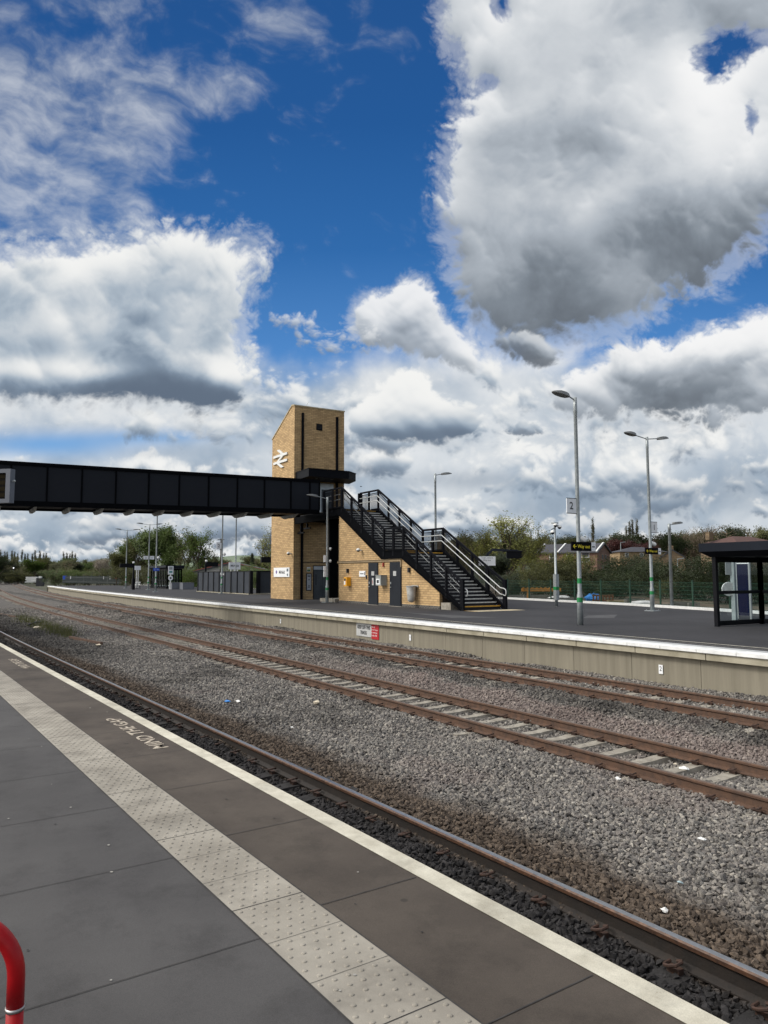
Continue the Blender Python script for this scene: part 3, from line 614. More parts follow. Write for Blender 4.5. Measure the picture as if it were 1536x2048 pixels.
def make_track(key, d0, z, label, webm, headm, edgem, dirty, nnear, s0):
    t = thing('railway_track', label, 'railway track', (float(P(key, d0+.75, 0.)[0]), float(P(key, d0+.75, 0.)[1]), z))
    for k in (0, 1):
        mb = MB(); strip(mb, key, rail_prof(d0+1.505*k, z), ST_ALL, mi=[0]*5+[2, 2, 1, 1, 1, 2, 2]+[0]*4)
        build(mb, 'rail', [webm, headm, edgem], t)
    org = ORG[t.name]; cm = CONCD if dirty else CONC
    def sl(mb, s):
        x, y, h = (float(q) for q in P(key, d0+.7525, s)); c, n = math.cos(h), math.sin(h)
        def T(a, b, zz): return (x+a*c-b*n, y+a*n+b*c, z+zz)
        o = len(mb.v); prof = [(-1.25, -.20), (-.52, -.196), (-.3, -.212), (.3, -.212), (.52, -.196), (1.25, -.20)]
        for b, zz in prof: mb.v += [T(-.14, b, -.36), T(-.105, b, zz), T(.105, b, zz), T(.14, b, -.36)]
        for i in range(5):
            for j in range(3): mb.f.append((o+4*i+j, o+4*i+4+j, o+4*i+5+j, o+4*i+1+j)); mb.m.append(0)
        mb.f += [(o, o+1, o+2, o+3), (o+23, o+22, o+21, o+20)]; mb.m += [0, 0]
    def clip(mb, s, rail, side):
        x, y, h = (float(q) for q in P(key, d0+1.505*rail, s)); c, n = math.cos(h), math.sin(h)
        def T(a, b, zz): return (x+a*c-b*n*side, y+a*n+b*c*side, z+zz)
        mb.tube([T(-.06, .085, -.145), T(-.065, .15, -.15), T(-.04, .185, -.14), T(0, .19, -.13), T(.04, .165, -.12), T(.05, .11, -.11), T(.02, .07, -.125), T(-.02, .065, -.14)], .0125, 6)
        mb.box(*[min(a, b) for a, b in zip(T(-.05, .09, -.198), T(.05, .15, -.155))], *[max(a, b) for a, b in zip(T(-.05, .09, -.198), T(.05, .15, -.155))])
    n = 0; rest = MB(); s = s0
    while s > -165:
        if n < nnear:
            mb = MB(); sl(mb, s); o = build(mb, 'sleeper', cm, t)
            if n < 46:
                for rail in (0, 1):
                    for side in (-1, 1):
                        cb = MB(); clip(cb, s, rail, side); build(cb, 'rail_clip', CLIP, o)
        else: sl(rest, s)
        n += 1; s -= .65
    if rest.v:
        o = build(rest, 'sleeper', cm, t); o['kind'] = 'stuff'
    return t
make_track('E', dN-1.505, zN, 'nearest running track with polished rail heads in oily black ballast beside the near platform', OILY, SHINE, EDGER, True, 70, -.78)
make_track('M', dM, zM, 'middle track with rusty brown rails and pale concrete sleepers showing between them', RUST, RUSTT, RUST, False, 99, -1.2)
make_track('F', dF, zF, 'rusty far track running close below the new white edged platform', RUST, RUSTT, RUST, False, 99, -1.)

# ------------------------------------------------------------------ near platform
ASPH = worn_mat('platform_asphalt', srgb(80, 79, 79), srgb(64, 63, 64), .8, 300., 3.2, (.02, .02, .021), .30, .5)
ASPHB = worn_mat('platform_asphalt_brown', srgb(84, 77, 70), srgb(62, 56, 51), 1.1, 300., 3.6, (.022, .02, .018), .30, .6)
TACT = worn_mat('tactile_concrete', srgb(160, 155, 145), srgb(130, 125, 116), 2.4, 260., 5., (.12, .11, .095), .16, .55)
LINEP = worn_mat('worn_white_line', srgb(204, 200, 185), srgb(172, 167, 152), 6., 240., 0, gr=.2, stain=.5, chips=26., chip_c=srgb(112, 104, 90))
JOINT = mat('slab_joint', srgb(38, 37, 37), .95, srgb(58, 56, 55), 7, lo=.4, hi=.6)
SP = np.concatenate([np.arange(-120, -30, 3.), np.arange(-30, 12.1, .5)])
pl = thing('platform', 'near asphalt platform with a tactile strip and a worn white edge line', 'platform', (-6, 1, zE), kind='structure')
m_ = MB(); strip(m_, 'E', [(-40, zE-.02), (dT, zE), (dT, zE-.12), (-40, zE-.14)], SP); build(m_, 'paving', ASPH, pl)
m_ = MB(); strip(m_, 'E', [(dT+.4, zE), (dE, zE), (dE, zE-.14), (dT+.4, zE-.14)], SP); build(m_, 'edge_paving', ASPHB, pl)
m_ = MB(); strip(m_, 'E', [(dE-.30, zE-.143), (dE-.12, zE-.143), (dE-.12, -1.6), (dE-.30, -1.6)], SP); build(m_, 'wall', mat('platform_brick_dark', srgb(52, 46, 42), .9, srgb(36, 33, 31), 5, .4, 30), pl)
m_ = MB(); strip(m_, 'E', [(dE-.135, zE+.004), (dE-.004, zE+.004)], SP, caps='open'); build(m_, 'edge_line', LINEP, pl)
m_ = MB(); strip(m_, 'E', [(dT+.002, zE-.005), (dT+.002, zE+.002), (dT+.398, zE+.002), (dT+.398, zE-.005)], SP, caps='open')
for s in np.arange(-34, 1, .4):
    for i in range(6):
        for j in range(6):
            ss_ = s+.0335+i*.0667; dd = dT+.033+(j*.0667+(.0333 if i % 2 else 0)); 
            if dd > dT+.385: continue
            x, y, _ = P('E', dd, ss_); r = math.hypot(x, y); n_ = 10 if r < 7 else 6
            o = len(m_.v)
            for q, (rr, hh) in enumerate(((.0122, 0), (.0098, .004), (.0052, .0052))):
                for k in range(n_): a = 6.283*k/n_; m_.v.append((float(x)+rr*math.cos(a), float(y)+rr*math.sin(a), zE+.0019+hh))
            for q in range(2):
                for k in range(n_): m_.f.append((o+q*n_+k, o+q*n_+(k+1) % n_, o+(q+1)*n_+(k+1) % n_, o+(q+1)*n_+k)); m_.m.append(0)
            m_.f.append(tuple(o+2*n_+k for k in range(n_))); m_.m.append(0)
build(m_, 'tactile_paving', TACT, pl)
m_ = MB()
def joint(mb, d0, d1, s, w=.006, z=.0055, skew=0.):
    a, b = P('E', d0, s), P('E', d1, s+skew); mb.quad((a[0]-w, a[1], zE+z), (a[0]+w, a[1], zE+z), (b[0]+w, b[1], zE+z), (b[0]-w, b[1], zE+z))
for s in np.arange(-34.4, 0, 1.2): joint(m_, -6, dT, s-.07+.0, .0026, .0035)
for s in np.arange(-33.8, 0, 1.23): joint(m_, dT+.4, dE-.15, s-.36, .0032, .0035)
for s in np.arange(-34, 1, .4): joint(m_, dT, dT+.4, s, .0012 if int(round(s/.4)) % 3 else .0026, .0035)
for dd in (dT, dT+.4): strip(m_, 'E', [(dd-.004, zE+.0032), (dd+.004, zE+.0032)], SP, caps='open')
build(m_, 'paving_joint', JOINT, pl)
PAINT = mat('faded_marking', srgb(186, 176, 160), .85, srgb(116, 106, 96), 14, det=10, lo=.42, hi=.62)
for s, k in ((-8.2, 1.), (-15.8, 1.)):
    c, _ = (P('E', dE-.31, s), 0); h = c[2]
    flat_text('lettering', 'MIND THE GAP', .21, (float(c[0]), float(c[1]), zE+.004), (-math.cos(h), -math.sin(h), 0), (math.sin(h), -math.cos(h), 0), PAINT, pl, sx=1.28, bold=.004)
SPECK = mat('gum_spot', srgb(40, 39, 39), .9); m_ = MB(); rr = random.Random(3)
for i in range(260):
    x, y, _ = P('E', rr.uniform(-1.5, dE-.2), -rr.uniform(2.2, 16)); r = rr.uniform(.003, .012)*(1.7 if rr.random() < .06 else 1); n_ = 7
    m_.add([(float(x)+r*rr.uniform(.7, 1.2)*math.cos(6.283*k/n_), float(y)+r*rr.uniform(.6, 1.)*math.sin(6.283*k/n_), zE+.0052) for k in range(n_)], [tuple(range(n_))], i % 3 == 0)
build(m_, 'gum_spot', [SPECK, mat('pale_speck', srgb(150, 148, 142), .9)], pl)

# ------------------------------------------------------------------ far (island) platform
DASPH = worn_mat('new_asphalt', srgb(56, 56, 59), srgb(42, 42, 45), .3, 90., 0, gr=.2, stain=.55)
COPE = mat('white_coping', srgb(232, 233, 232), .6, srgb(206, 208, 208), 3, .05, 90)
PCONC = mat('precast_concrete', srgb(138, 132, 117), .9, srgb(110, 105, 92), 2.2, .2, 40, stretch=(2.2, 2.2, .12), det=12, lo=.25, hi=.75)
PCONC2 = mat('precast_beam', srgb(166, 160, 142), .9, srgb(136, 130, 112), 1.5, .2, 40, det=10)
LG = mat('light_tactile', srgb(172, 175, 176), .8, srgb(150, 152, 154), 4, .3, 160)
SF = np.arange(-139, 14.1, 1.)
def pfar(s):                                                     # width of the island from its near edge
    return float(np.interp(s, [-140, -110, -60, -40, -28, -21, 0, 14], [14, 19, 20.6, 20., 18.3, 16.4, 10.5, 7]))
fp = thing('platform', 'far island platform with white coping and pale precast concrete wall', 'platform', (-40, 25, 0), kind='structure')
m_ = MB(); o = 0
for i, s in enumerate(SF):
    a, b = P('F', dP+.75, s), P('F', dP+pfar(s), s)
    m_.v += [(float(a[0]), float(a[1]), 0), (float(b[0]), float(b[1]), 0)]
for i in range(len(SF)-1): m_.f.append((2*i, 2*i+2, 2*i+3, 2*i+1)); m_.m.append(0)
build(m_, 'surface', DASPH, fp)
m_ = MB()
for s in SF[:-1]: strip(m_, 'F', [(dP, -.002), (dP+.008, .004), (dP+.40, .005), (dP+.40, -.088), (dP+.004, -.088), (dP, -.08)], [s+.008, s+.992])
build(m_, 'coping', COPE, fp)
m_ = MB(); strip(m_, 'F', [(dP+.40, .004), (dP+.75, .004), (dP+.75, -.05), (dP+.40, -.05)], SF); build(m_, 'tactile_paving', LG, fp)
m_ = MB(); strip(m_, 'F', [(dP+1.36, .004), (dP+1.44, .004)], SF, caps='open'); strip(m_, 'F', [(dP+.98, .004), (dP+1.0, .004)], SF, caps='open'); build(m_, 'edge_line', mat('cream_line', srgb(196, 192, 176), .8, srgb(150, 146, 134), 6), fp)
m_ = MB()
for s in SF[:-1:2]: strip(m_, 'F', [(dP+.05, -.09), (dP+.7, -.09), (dP+.7, -.25), (dP+.05, -.25)], [s+.22, s+2.195])
build(m_, 'coping_beam', PCONC2, fp)
m_ = MB()
for s in SF[:-1:2]: strip(m_, 'F', [(dP+.20, -.25), (dP+.5, -.25), (dP+.5, -1.6), (dP+.20, -1.6)], [s-.03, s+1.957])
strip(m_, 'F', [(dP+.32, -.25), (dP+.6, -.25), (dP+.6, -1.6), (dP+.32, -1.6)], SF)
build(m_, 'wall', PCONC, fp)
m_ = MB()
for i in range(len(SF)-1):
    if SF[i] > -52 or True:
        a0, a1 = P('F', dP+pfar(SF[i])-.18, SF[i]), P('F', dP+pfar(SF[i+1])-.18, SF[i+1]); b0, b1 = P('F', dP+pfar(SF[i]), SF[i]), P('F', dP+pfar(SF[i+1]), SF[i+1])
        o = len(m_.v)
        for q in (a0, b0, a1, b1): m_.v += [(float(q[0]), float(q[1]), .0), (float(q[0]), float(q[1]), .13)]
        m_.f += [(o+1, o+5, o+7, o+3), (o, o+4, o+5, o+1), (o+2, o+3, o+7, o+6)]; m_.m += [0]*3
build(m_, 'edge_kerb', WHITEP, fp)
e0 = P('F', dP, -139.); e1 = P('F', dP+14, -139.); m_ = MB(); m_.add([(float(e0[0])-.05, float(e0[1]), 0), (float(e1[0])-.05, float(e1[1]), 0), (float(e1[0])-.05, float(e1[1]), -1.6), (float(e0[0])-.05, float(e0[1]), -1.6)], [(0, 1, 2, 3)]); build(m_, 'end_wall', PCONC, fp)
PATCH = mat('patched_asphalt', srgb(72, 72, 74), .9, srgb(60, 60, 62), 2); m_ = MB()
for (a, b, c, d) in (((1175, 1231), (1235, 1229), (1228, 1236), (1165, 1236)), ((800, 1224), (880, 1229), (1000, 1235), (905, 1236))): m_.quad(*[tuple(G(*q, .004)) for q in (a, b, c, d)])
build(m_, 'asphalt_patch', PATCH, fp)
# ------------------------------------------------------------------ lift tower
lt = thing('lift_tower', 'tall buff stone lift tower with sloping top and black drain pipes', 'lift tower', (-50, 24, 0))
X0, X1, Y0, Y1 = -52., -48., 22., 26.06
m_ = MB(); m_.prism([(X0, Y0, 0), (X1, Y0, 0), (X1, Y0, 13.9), (-48.42, Y0, 13.98), (X0, Y0, 12.02)], (0, Y1-Y0, 0)); build(m_, 'wall', STONE, lt)
m_ = MB(); pr_ = [(X0-.04, 12.02), (-48.42, 13.98), (X1+.04, 13.90)]
for i in range(2): m_.prism([(pr_[i][0], Y0-.04, pr_[i][1]), (pr_[i+1][0], Y0-.04, pr_[i+1][1]), (pr_[i+1][0], Y0-.04, pr_[i+1][1]+.09), (pr_[i][0], Y0-.04, pr_[i][1]+.09)], (0, Y1-Y0+.08, 0))
build(m_, 'roof', mat('stone_capping', srgb(186, 170, 138), .85, srgb(160, 146, 116), 4), lt)
for y, z0, z1 in ((22.63, 0.02, 13.45), (25.44, 5.9, 13.45)):
    m_ = MB(); m_.box(X1-.01, y-.085, z0, X1+.09, y+.085, z1); build(m_, 'drain_pipe', STEEL, lt)
m_ = MB(); m_.box(X1-.01, 23.74, 12.3, X1+.03, 24.22, 12.78, 0); m_.box(X1+.031, 23.8, 12.36, X1+.036, 24.16, 12.72, 1)
for k in range(4): m_.bar((X1+.045, 23.8, 12.4+.09*k), (X1+.045, 24.16, 12.4+.09*k), .02, .05, 0)
build(m_, 'vent', [STEEL, INK], lt)
m_ = MB()
for (a, b) in (((-48.6, 23.1, 13.98), (-48.4, 23.3, 14.45)),): m_.cyl(a, b, .015, .01, 6)
build(m_, 'antenna', GALV, lt)
LDOOR = mat('lift_door_steel', srgb(70, 74, 80), .35, srgb(56, 60, 66), 1.2, metal=.5)
m_ = MB(); m_.box(X1-.01, 23.55, 0, X1+.02, 25.1, 2.42, 1); m_.box(X1+.021, 23.62, .02, X1+.03, 24.3, 2.08, 0); m_.box(X1+.021, 24.32, .02, X1+.03, 25.0, 2.08, 0); m_.box(X1+.031, 23.72, 1.0, X1+.035, 23.82, 1.8, 2); m_.box(X1+.031, 24.5, 1.0, X1+.035, 24.6, 1.8, 2)
ld = build(m_, 'lift_door', [LDOOR, ANTHR, INK], lt)
m_ = MB(); m_.box(X1+.03, 23.58, 2.12, X1+.07, 25.14, 2.36); hd = build(m_, 'header_sign', mat('silver_plate', srgb(176, 180, 186), .35, srgb(158, 162, 168), 2, metal=.3), lt)
flat_text('lettering', 'Lift', .17, (X1+.073, 24.3, 2.24), (0, 1, 0), (0, 0, 1), INK, hd)
m_ = MB(); m_.box(X1-.01, 24.0, 5.86, X1+.05, 25.15, 8.4, 0); m_.box(X1+.051, 24.16, 5.88, X1+.06, 24.99, 7.95, 1); build(m_, 'upper_lift_door', [mat('bright_steel', srgb(190, 194, 200), .3, srgb(168, 172, 178), 2, metal=.3), LDOOR], lt)
m_ = MB(); m_.box(X1-.01, 23.0, .62, X1+.03, 23.42, 1.86, 1); m_.box(X1+.031, 23.06, .68, X1+.045, 23.36, 1.8, 0); m_.box(X1+.046, 23.1, 1.62, X1+.05, 23.32, 1.7, 1); m_.box(X1+.046, 23.17, 1.36, X1+.05, 23.25, 1.44, 1); m_.box(X1+.046, 23.16, .84, X1+.05, 23.26, .92, 1); m_.box(X1+.046, 23.16, .96, X1+.05, 23.26, 1.02, 1)
build(m_, 'call_panel', [mat('call_plate', srgb(178, 182, 188), .4), INK], lt)
m_ = MB(); m_.box(X1-.005, 23.05, 1.98, X1+.012, 23.34, 2.3, 0); m_.box(X1+.013, 23.07, 2.0, X1+.015, 23.32, 2.12, 1); m_.box(X1+.013, 23.07, 2.14, X1+.015, 23.32, 2.2, 2); build(m_, 'notice', [WHITE, mat('notice_green', srgb(60, 110, 60), .6), mat('notice_yellow', srgb(200, 180, 60), .6)], lt)
m_ = MB(); m_.box(X1-.01, 22.75, 2.62, X1+.02, 24.6, 2.68); build(m_, 'conduit', ANTHR, lt)
cp = MB(); cp.prism([(-48.003, 22.12, 8.5), (-45.5, 21.95, 8.5), (-45.5, 25.1, 8.5), (-46.3, 26.1, 8.5), (-48.003, 26.5, 8.5)], (0, 0, .52)); cp.prism([(-48.003, 22.1, 9.021), (-45.47, 21.92, 9.021), (-45.47, 25.12, 9.021), (-46.28, 26.13, 9.021), (-48.003, 26.53, 9.021)], (0, 0, .05))
for y in (22.9, 24.1): cp.cyl((-46.2, y, 8.5), (-46.2, y, 8.47), .09, .09, 10, 1)
build(cp, 'canopy', [STEEL, HEADG], lt)

# double arrow emblem on the tower's trackside face
lg = MB(); th = .10
cx_, cz_ = -50.33, 10.36
def pt(u, v): return (cx_+u, cz_+v)
HW = 1.24
lg2 = []
for poly in ([(-HW, .15), (HW, .15), (HW, .33), (-HW, .33)], [(-HW, -.33), (HW, -.33), (HW, -.15), (-HW, -.15)]): lg2.append(poly)
lg2.append([(.14, .332), (.58, .332), (-.18, .70), (-.62, .70)])
lg2.append([(-.58, -.332), (-.14, -.332), (.62, -.70), (.18, -.70)])
lg2.append([(-.60, -.148), (-.14, -.148), (.60, .148), (.14, .148)])
for poly in lg2: lg.prism([(cx_+u, 21.9, cz_+v) for u, v in poly], (0, .08, 0))
tag(build(lg, 'double_arrow_emblem', WHITEP, org=(cx_, 21.9, cz_)), 'large white double arrow railway emblem fixed high on the stone tower', 'emblem')
sg = thing('station_name_sign', 'white station name board reading Mirfield on the foot of the stone tower', 'sign', (-49.9, 21.95, 1.95))
m_ = MB(); m_.box(-51.35, 21.94, 1.6, -48.55, 21.985, 2.28); build(m_, 'panel', WHITE, sg)
flat_text('lettering', 'Mirfield', .34, (-49.85, 21.936, 1.94), (1, 0, 0), (0, 0, 1), INK, sg, bold=.006)
m_ = MB(); m_.dome((-50.85, 21.94, 1.96), .13, .08, 12, 3, 0, (0, -1, 0)); build(m_, 'roundel', mat('violet_mark', srgb(90, 60, 140), .5), sg)
m_ = MB(); m_.box(-49.0, 21.93, 2.0, -48.72, 21.936, 2.2); m_.box(-48.96, 21.93, 1.68, -48.76, 21.936, 1.84); build(m_, 'pictogram', mat('sign_grey', srgb(90, 104, 116), .5), sg)

# ------------------------------------------------------------------ footbridge
fb = thing('footbridge', 'long black panelled footbridge crossing above all the tracks', 'footbridge', (-45, 8, 5.5))
BXF, BXB = -43.4, -46.6
def bz(y): return 5.40+(y-2.9)*.0175
def tz(y): return 7.79+(y-2.9)*.0112
def slab(mb, x0, x1, y0, y1, z0, z1, mi=0):                     # z0, z1 functions of y
    v = [(x, y, f(y)) for f in (z0, z1) for x, y in ((x0, y0), (x1, y0), (x1, y1), (x0, y1))]
    mb.add(v, [(3, 2, 1, 0), (4, 5, 6, 7), (0, 1, 5, 4), (1, 2, 6, 5), (2, 3, 7, 6), (3, 0, 4, 7)], mi)
seams = [3.52-1.79*k for k in range(8, 0, -1)]+[3.52, 5.29, 7.06, 8.87, 10.70, 12.48, 14.27, 16.09, 17.88, 19.70, 21.05, 21.75]
for x, s_ in ((BXF, 1), (BXB, -1)):
    m_ = MB(); slab(m_, x-.22*s_ if s_ > 0 else x, x if s_ > 0 else x+.22, seams[0], 21.75, bz, lambda y: bz(y)+.28); build(m_, 'bottom_girder', STEELB, fb)
    m_ = MB(); slab(m_, min(x, x-.16*s_), max(x, x-.16*s_), seams[0], 21.75, lambda y: tz(y)-.2, tz); build(m_, 'top_rail', STEELB, fb)
    for a, b in zip(seams[:-1], seams[1:]):
        m_ = MB(); slab(m_, min(x-.07*s_, x-.11*s_), max(x-.07*s_, x-.11*s_), a+.02, b-.02, lambda y: bz(y)+.27, lambda y: tz(y)-.19); build(m_, 'side_panel', PANEL, fb)
    for y in seams:
        m_ = MB(); slab(m_, min(x-.02*s_, x-.15*s_), max(x-.02*s_, x-.15*s_), y-.045, y+.045, lambda q: bz(q)+.26, lambda q: tz(q)-.18); build(m_, 'side_post', STEELB, fb)
m_ = MB(); slab(m_, BXB+.22, BXF-.22, seams[0], 21.75, lambda y: bz(y)+.1, lambda y: bz(y)+.27); build(m_, 'deck', STEEL, fb)
FBEAM = mat('floor_beam_grey', srgb(178, 180, 178), .7, srgb(150, 152, 150), 4)
for k, y in enumerate([3.0-1.72*i for i in range(6, 0, -1)]+[3.0+1.72*i for i in range(11)]):
    m_ = MB(); m_.prism([(BXF-.25, y, bz(y)+.0), (BXF-.9, y, bz(y)-.22), (BXB+.9, y, bz(y)-.22), (BXB+.25, y, bz(y)+.0)], (0, .14, 0)); build(m_, 'floor_beam', FBEAM, fb)
# landing framing on the tower side, black columns under it
m_ = MB(); m_.box(-47.95, 22.06, 5.35, -40.8, 22.26, 5.85); m_.box(-47.95, 24.5, 5.35, -40.8, 24.7, 5.85)
for x in (-47.0, -45.2, -43.4, -41.6): m_.box(x, 22.27, 5.45, x+.15, 24.49, 5.8)
build(m_, 'landing_beam', STEELB, fb)
m_ = MB(); m_.box(-47.97, 22.05, 5.851, -40.8, 24.72, 5.90); build(m_, 'landing_floor', mat('dark_tread', srgb(30, 31, 34), .8), fb)
for x, y in ((-44.0, 23.0), (-41.62, 23.0), (-41.62, 24.4)):
    m_ = MB(); m_.box(x-.28, y-.32, 0, x+.28, y+.32, 5.35); m_.box(x-.36, y-.4, 0, x+.36, y+.4, .03); build(m_, 'column', STEELB, fb)
m_ = MB(); m_.box(-44.0, 22.1, 0, -41.9, 24.6, .22); build(m_, 'column_base', CONC, fb)
for a, b in (((-47.4, 22.3, 5.3), (-47.4, 22.3, 4.7)), ((-46.2, 22.2, 5.3), (-46.2, 22.2, 4.95))):
    m_ = MB(); m_.bar(a, b, .12, .12); m_.bar((a[0]-.5, a[1], b[2]), (a[0]+.5, a[1], b[2]), .1, .1); build(m_, 'bracket', STEEL, fb)

# ------------------------------------------------------------------ staircase
st = thing('staircase', 'black steel staircase with pale step nosings and grey handrails coming down from the footbridge', 'staircase', (-35, 23.4, 0))
YN, YF = 22.02, 24.68
NL = [(-43.3, 5.87), (-40.82, 5.87), (-35.76, 2.98), (-33.74, 2.98), (-28.56, .02)]
def nz_(x): return float(np.interp(x, [p[0] for p in NL], [p[1] for p in NL]))
TREAD = mat('tread_dark', srgb(38, 38, 42), .8, srgb(30, 30, 34), 6); NOSE = mat('nosing_grey', srgb(206, 207, 204), .7, srgb(172, 173, 170), 9); NOSEY = mat('nosing_yellow', srgb(214, 164, 60), .7, srgb(184, 138, 46), 9)
for y0, y1 in ((YN-.04, YN+.03), (YF-.03, YF+.04)):
    m_ = MB()
    pts = NL; top = [(x, z+.14) for x, z in pts]; bot = [(x, z-.38) for x, z in pts]; bot[1] = (-41.1, 5.49); bot[2] = (-35.95, 2.62); bot[3] = (-33.85, 2.62); bot[4] = (-28.62, -.0); top[-1] = (-28.56, .16)
    bot[0] = (-43.3, 5.49)
    for i in range(4): m_.prism([(top[i][0], y0, top[i][1]), (top[i+1][0], y0, top[i+1][1]), (bot[i+1][0], y0, bot[i+1][1]), (bot[i][0], y0, bot[i][1])], (0, y1-y0, 0))
    for i in range(4): m_.prism([(top[i][0], y0-.05, top[i][1]-.06), (top[i+1][0], y0-.05, top[i+1][1]-.06), (top[i+1][0], y0-.05, top[i+1][1]), (top[i][0], y0-.05, top[i][1])], (0, .05, 0)); m_.prism([(bot[i][0], y0-.05, bot[i][1]), (bot[i+1][0], y0-.05, bot[i+1][1]), (bot[i+1][0], y0-.05, bot[i+1][1]+.06), (bot[i][0], y0-.05, bot[i][1]+.06)], (0, .05, 0))
    build(m_, 'stringer', STEELB, st)
for (xa, za, xb, zb_) in ((-40.82, 5.87, -35.76, 2.98), (-33.74, 2.98, -28.56, .02)):
    n = 17
    for i in range(n):
        x = xa+(xb-xa)*i/n; z = za+(zb_-za)*i/n; run = (xb-xa)/n; ris = (za-zb_)/n
        if i == 0: x_l = x-.3
        else: x_l = x-run
        m_ = MB(); m_.box(x_l, YN+.03, z-.035, x-.001, YF-.03, z, 0); m_.box(x-.001, YN+.03, z-.052, x+.012, YF-.03, z+.003, 1); m_.box(x-.055, YN+.035, z+.0005, x-.001, YF-.035, z+.004, 1); m_.box(x-.03, YN+.03, z-ris, x-.02, YF-.03, z-.036, 0)
        build(m_, 'step', [TREAD, NOSEY if i in (0, n-1) else NOSE], st)
m_ = MB(); m_.box(-35.76, YN+.03, 2.9, -33.98, YF-.03, 2.98); build(m_, 'mid_landing', TREAD, st)
RH = 1.36
def railing(y, inner, lo, hi):
    pts = [p for p in NL]
    for i in range(4):
        (xa, za), (xb, zb_) = pts[i], pts[i+1]
        if i == 0: xa = lo
        m_ = MB(); m_.bar((xa, y, za+RH), (xb, y, zb_+RH), .07, .11); build(m_, 'top_rail', STEEL, st)
        n = max(1, round((xb-xa)/1.27)) if i in (1, 3) else (2 if i == 0 else 2)
        for k in range(n):
            x0, x1 = xa+(xb-xa)*k/n, xa+(xb-xa)*(k+1)/n; z0, z1 = nz_(x0), nz_(x1)
            m_ = MB(); m_.bar((x0+.09, y, z0+.17), (x1-.09, y, z1+.17), .035, .04); m_.bar((x0+.09, y, z0+RH-.16), (x1-.09, y, z1+RH-.16), .035, .04)
            q = x0+.12
            while q < x1-.09: zz = z0+(z1-z0)*(q-x0)/(x1-x0); m_.bar((q, y, zz+.17), (q, y, zz+RH-.16), .018, .03); q += .104
            build(m_, 'railing_panel', STEEL, st)
            m_ = MB(); m_.box(x0-.075, y-.05, z0-.2 if i else z0-.1, x0+.075, y+.05, z0+RH-.02); build(m_, 'railing_post', STEEL, st)
    x1, z1 = pts[-1]; m_ = MB(); m_.box(x1-.12, y-.06, 0, x1+.12, y+.06, RH+.12); build(m_, 'newel_post', STEEL, st)
    for hh in (.98, .66):
        m_ = MB(); yy = y+inner*.13; P_ = [(lo+.2, nz_(lo)+hh), (-40.75, 5.87+hh), (-35.75, 2.98+hh), (-33.72, 2.98+hh), (-28.75, .1+hh)]
        ends = [(-28.5, .07+hh)]
        if hh > .9: ends += [(-28.36, .02+hh), (-28.32, .02+hh-.1), (-28.32, .80), (-28.36, .70), (-28.5, .70)]
        m_.tube([(x, yy, z) for x, z in P_+ends], .026, 8)
        for x, _ in ((-39.6, 0), (-37.9, 0), (-36.4, 0), (-34.7, 0), (-32.6, 0), (-31, 0), (-29.5, 0)): m_.cyl((x, yy, nz_(x)+hh-.02), (x, y, nz_(x)+hh-.08), .012, .012, 6)
        build(m_, 'handrail', HAND, st, True)
railing(YN-.01, 1, -43.3, 0); railing(YF+.01, -1, -43.2, 0)
m_ = MB(); m_.bar((-43.3, YN, 7.23), (-43.3, YN, 5.9), .1, .12); m_.bar((-43.2, YF+.01, 7.23), (-43.2, YF+.01, 5.9), .3, .12); build(m_, 'newel_post', STEEL, st)
m_ = MB(); y = YF
for x in (-42.6, -42.2, -41.6): m_.cyl((x, YF-.1, 5.9), (x, YF-.1, 6.9), .02, .02, 6)
build(m_, 'handrail_post', HAND, st)
tac = MB(); tac.quad((-28.4, 21.95, .004), (-27.4, 21.95, .004), (-27.4, 25.0, .004), (-28.4, 25.0, .004), 0); tac.quad((-28.4, 21.95, .008), (-27.4, 21.95, .008), (-27.4, 22.02, .008), (-28.4, 22.02, .008), 1); build(tac, 'foot_paving', [mat('buff_tactile', srgb(190, 178, 150), .85, srgb(164, 152, 126), 4), NOSEY], st)

# ------------------------------------------------------------------ stone store under the stairs
sb = thing('store_building', 'buff stone store built in under the stairs with two dark grey doors', 'store', (-36, 23, 0))
m_ = MB(); m_.prism([(-41.2, 22.03, .16), (-30.46, 22.03, .16), (-30.46, 22.03, .82), (-33.84, 22.03, 2.60), (-35.92, 22.03, 2.62), (-41.12, 22.03, 5.47), (-41.2, 22.03, 5.49)], (0, 2.6, 0)); build(m_, 'wall', STONE, sb)
m_ = MB(); m_.box(-41.21, 22.02, 0, -30.45, 24.64, .159); build(m_, 'plinth', BLUEB, sb)
m_ = MB(); m_.box(-30.459, 22.2, 0.2, -30.44, 24.5, .8); build(m_, 'end_wall', mat('dark_brick', srgb(56, 48, 42), .9), sb)
def store_door(x0, x1, panels):
    m_ = MB(); m_.box(x0, 21.985, .02, x1, 22.028, 2.44, 0); m_.box(x0+.05, 21.97, .05, x1-.05, 21.984, 2.39, 1)
    d = build(m_, 'door', [ANTHR, mat('door_face', srgb(30, 35, 43), .55, srgb(26, 30, 38), 1.5, spec=.2)], sb)
    m_ = MB(); m_.cyl((x0+.15, 21.968, 1.05), (x0+.15, 21.92, 1.05), .02, .02, 8); m_.bar((x0+.13, 21.915, 1.05), (x0+.28, 21.915, 1.05), .02, .025); m_.box(x0+.1, 21.962, 1.22, x0+.19, 21.969, 1.34); build(m_, 'handle', GALV, d)
    for (a, b, c, e, mm) in panels: m_ = MB(); m_.box(x0+a, 21.955, b, x0+c, 21.9685, e, 0); m_.box(x0+a+.04, 21.95, b+.08, x0+c-.1, 21.9545, e-.14, 1); build(m_, 'door_sign', mm, d)
    m_ = MB(); m_.box(x0-.05, 21.93, 0, x1+.05, 22.1, .02); build(m_, 'door_sill', CONC, d)
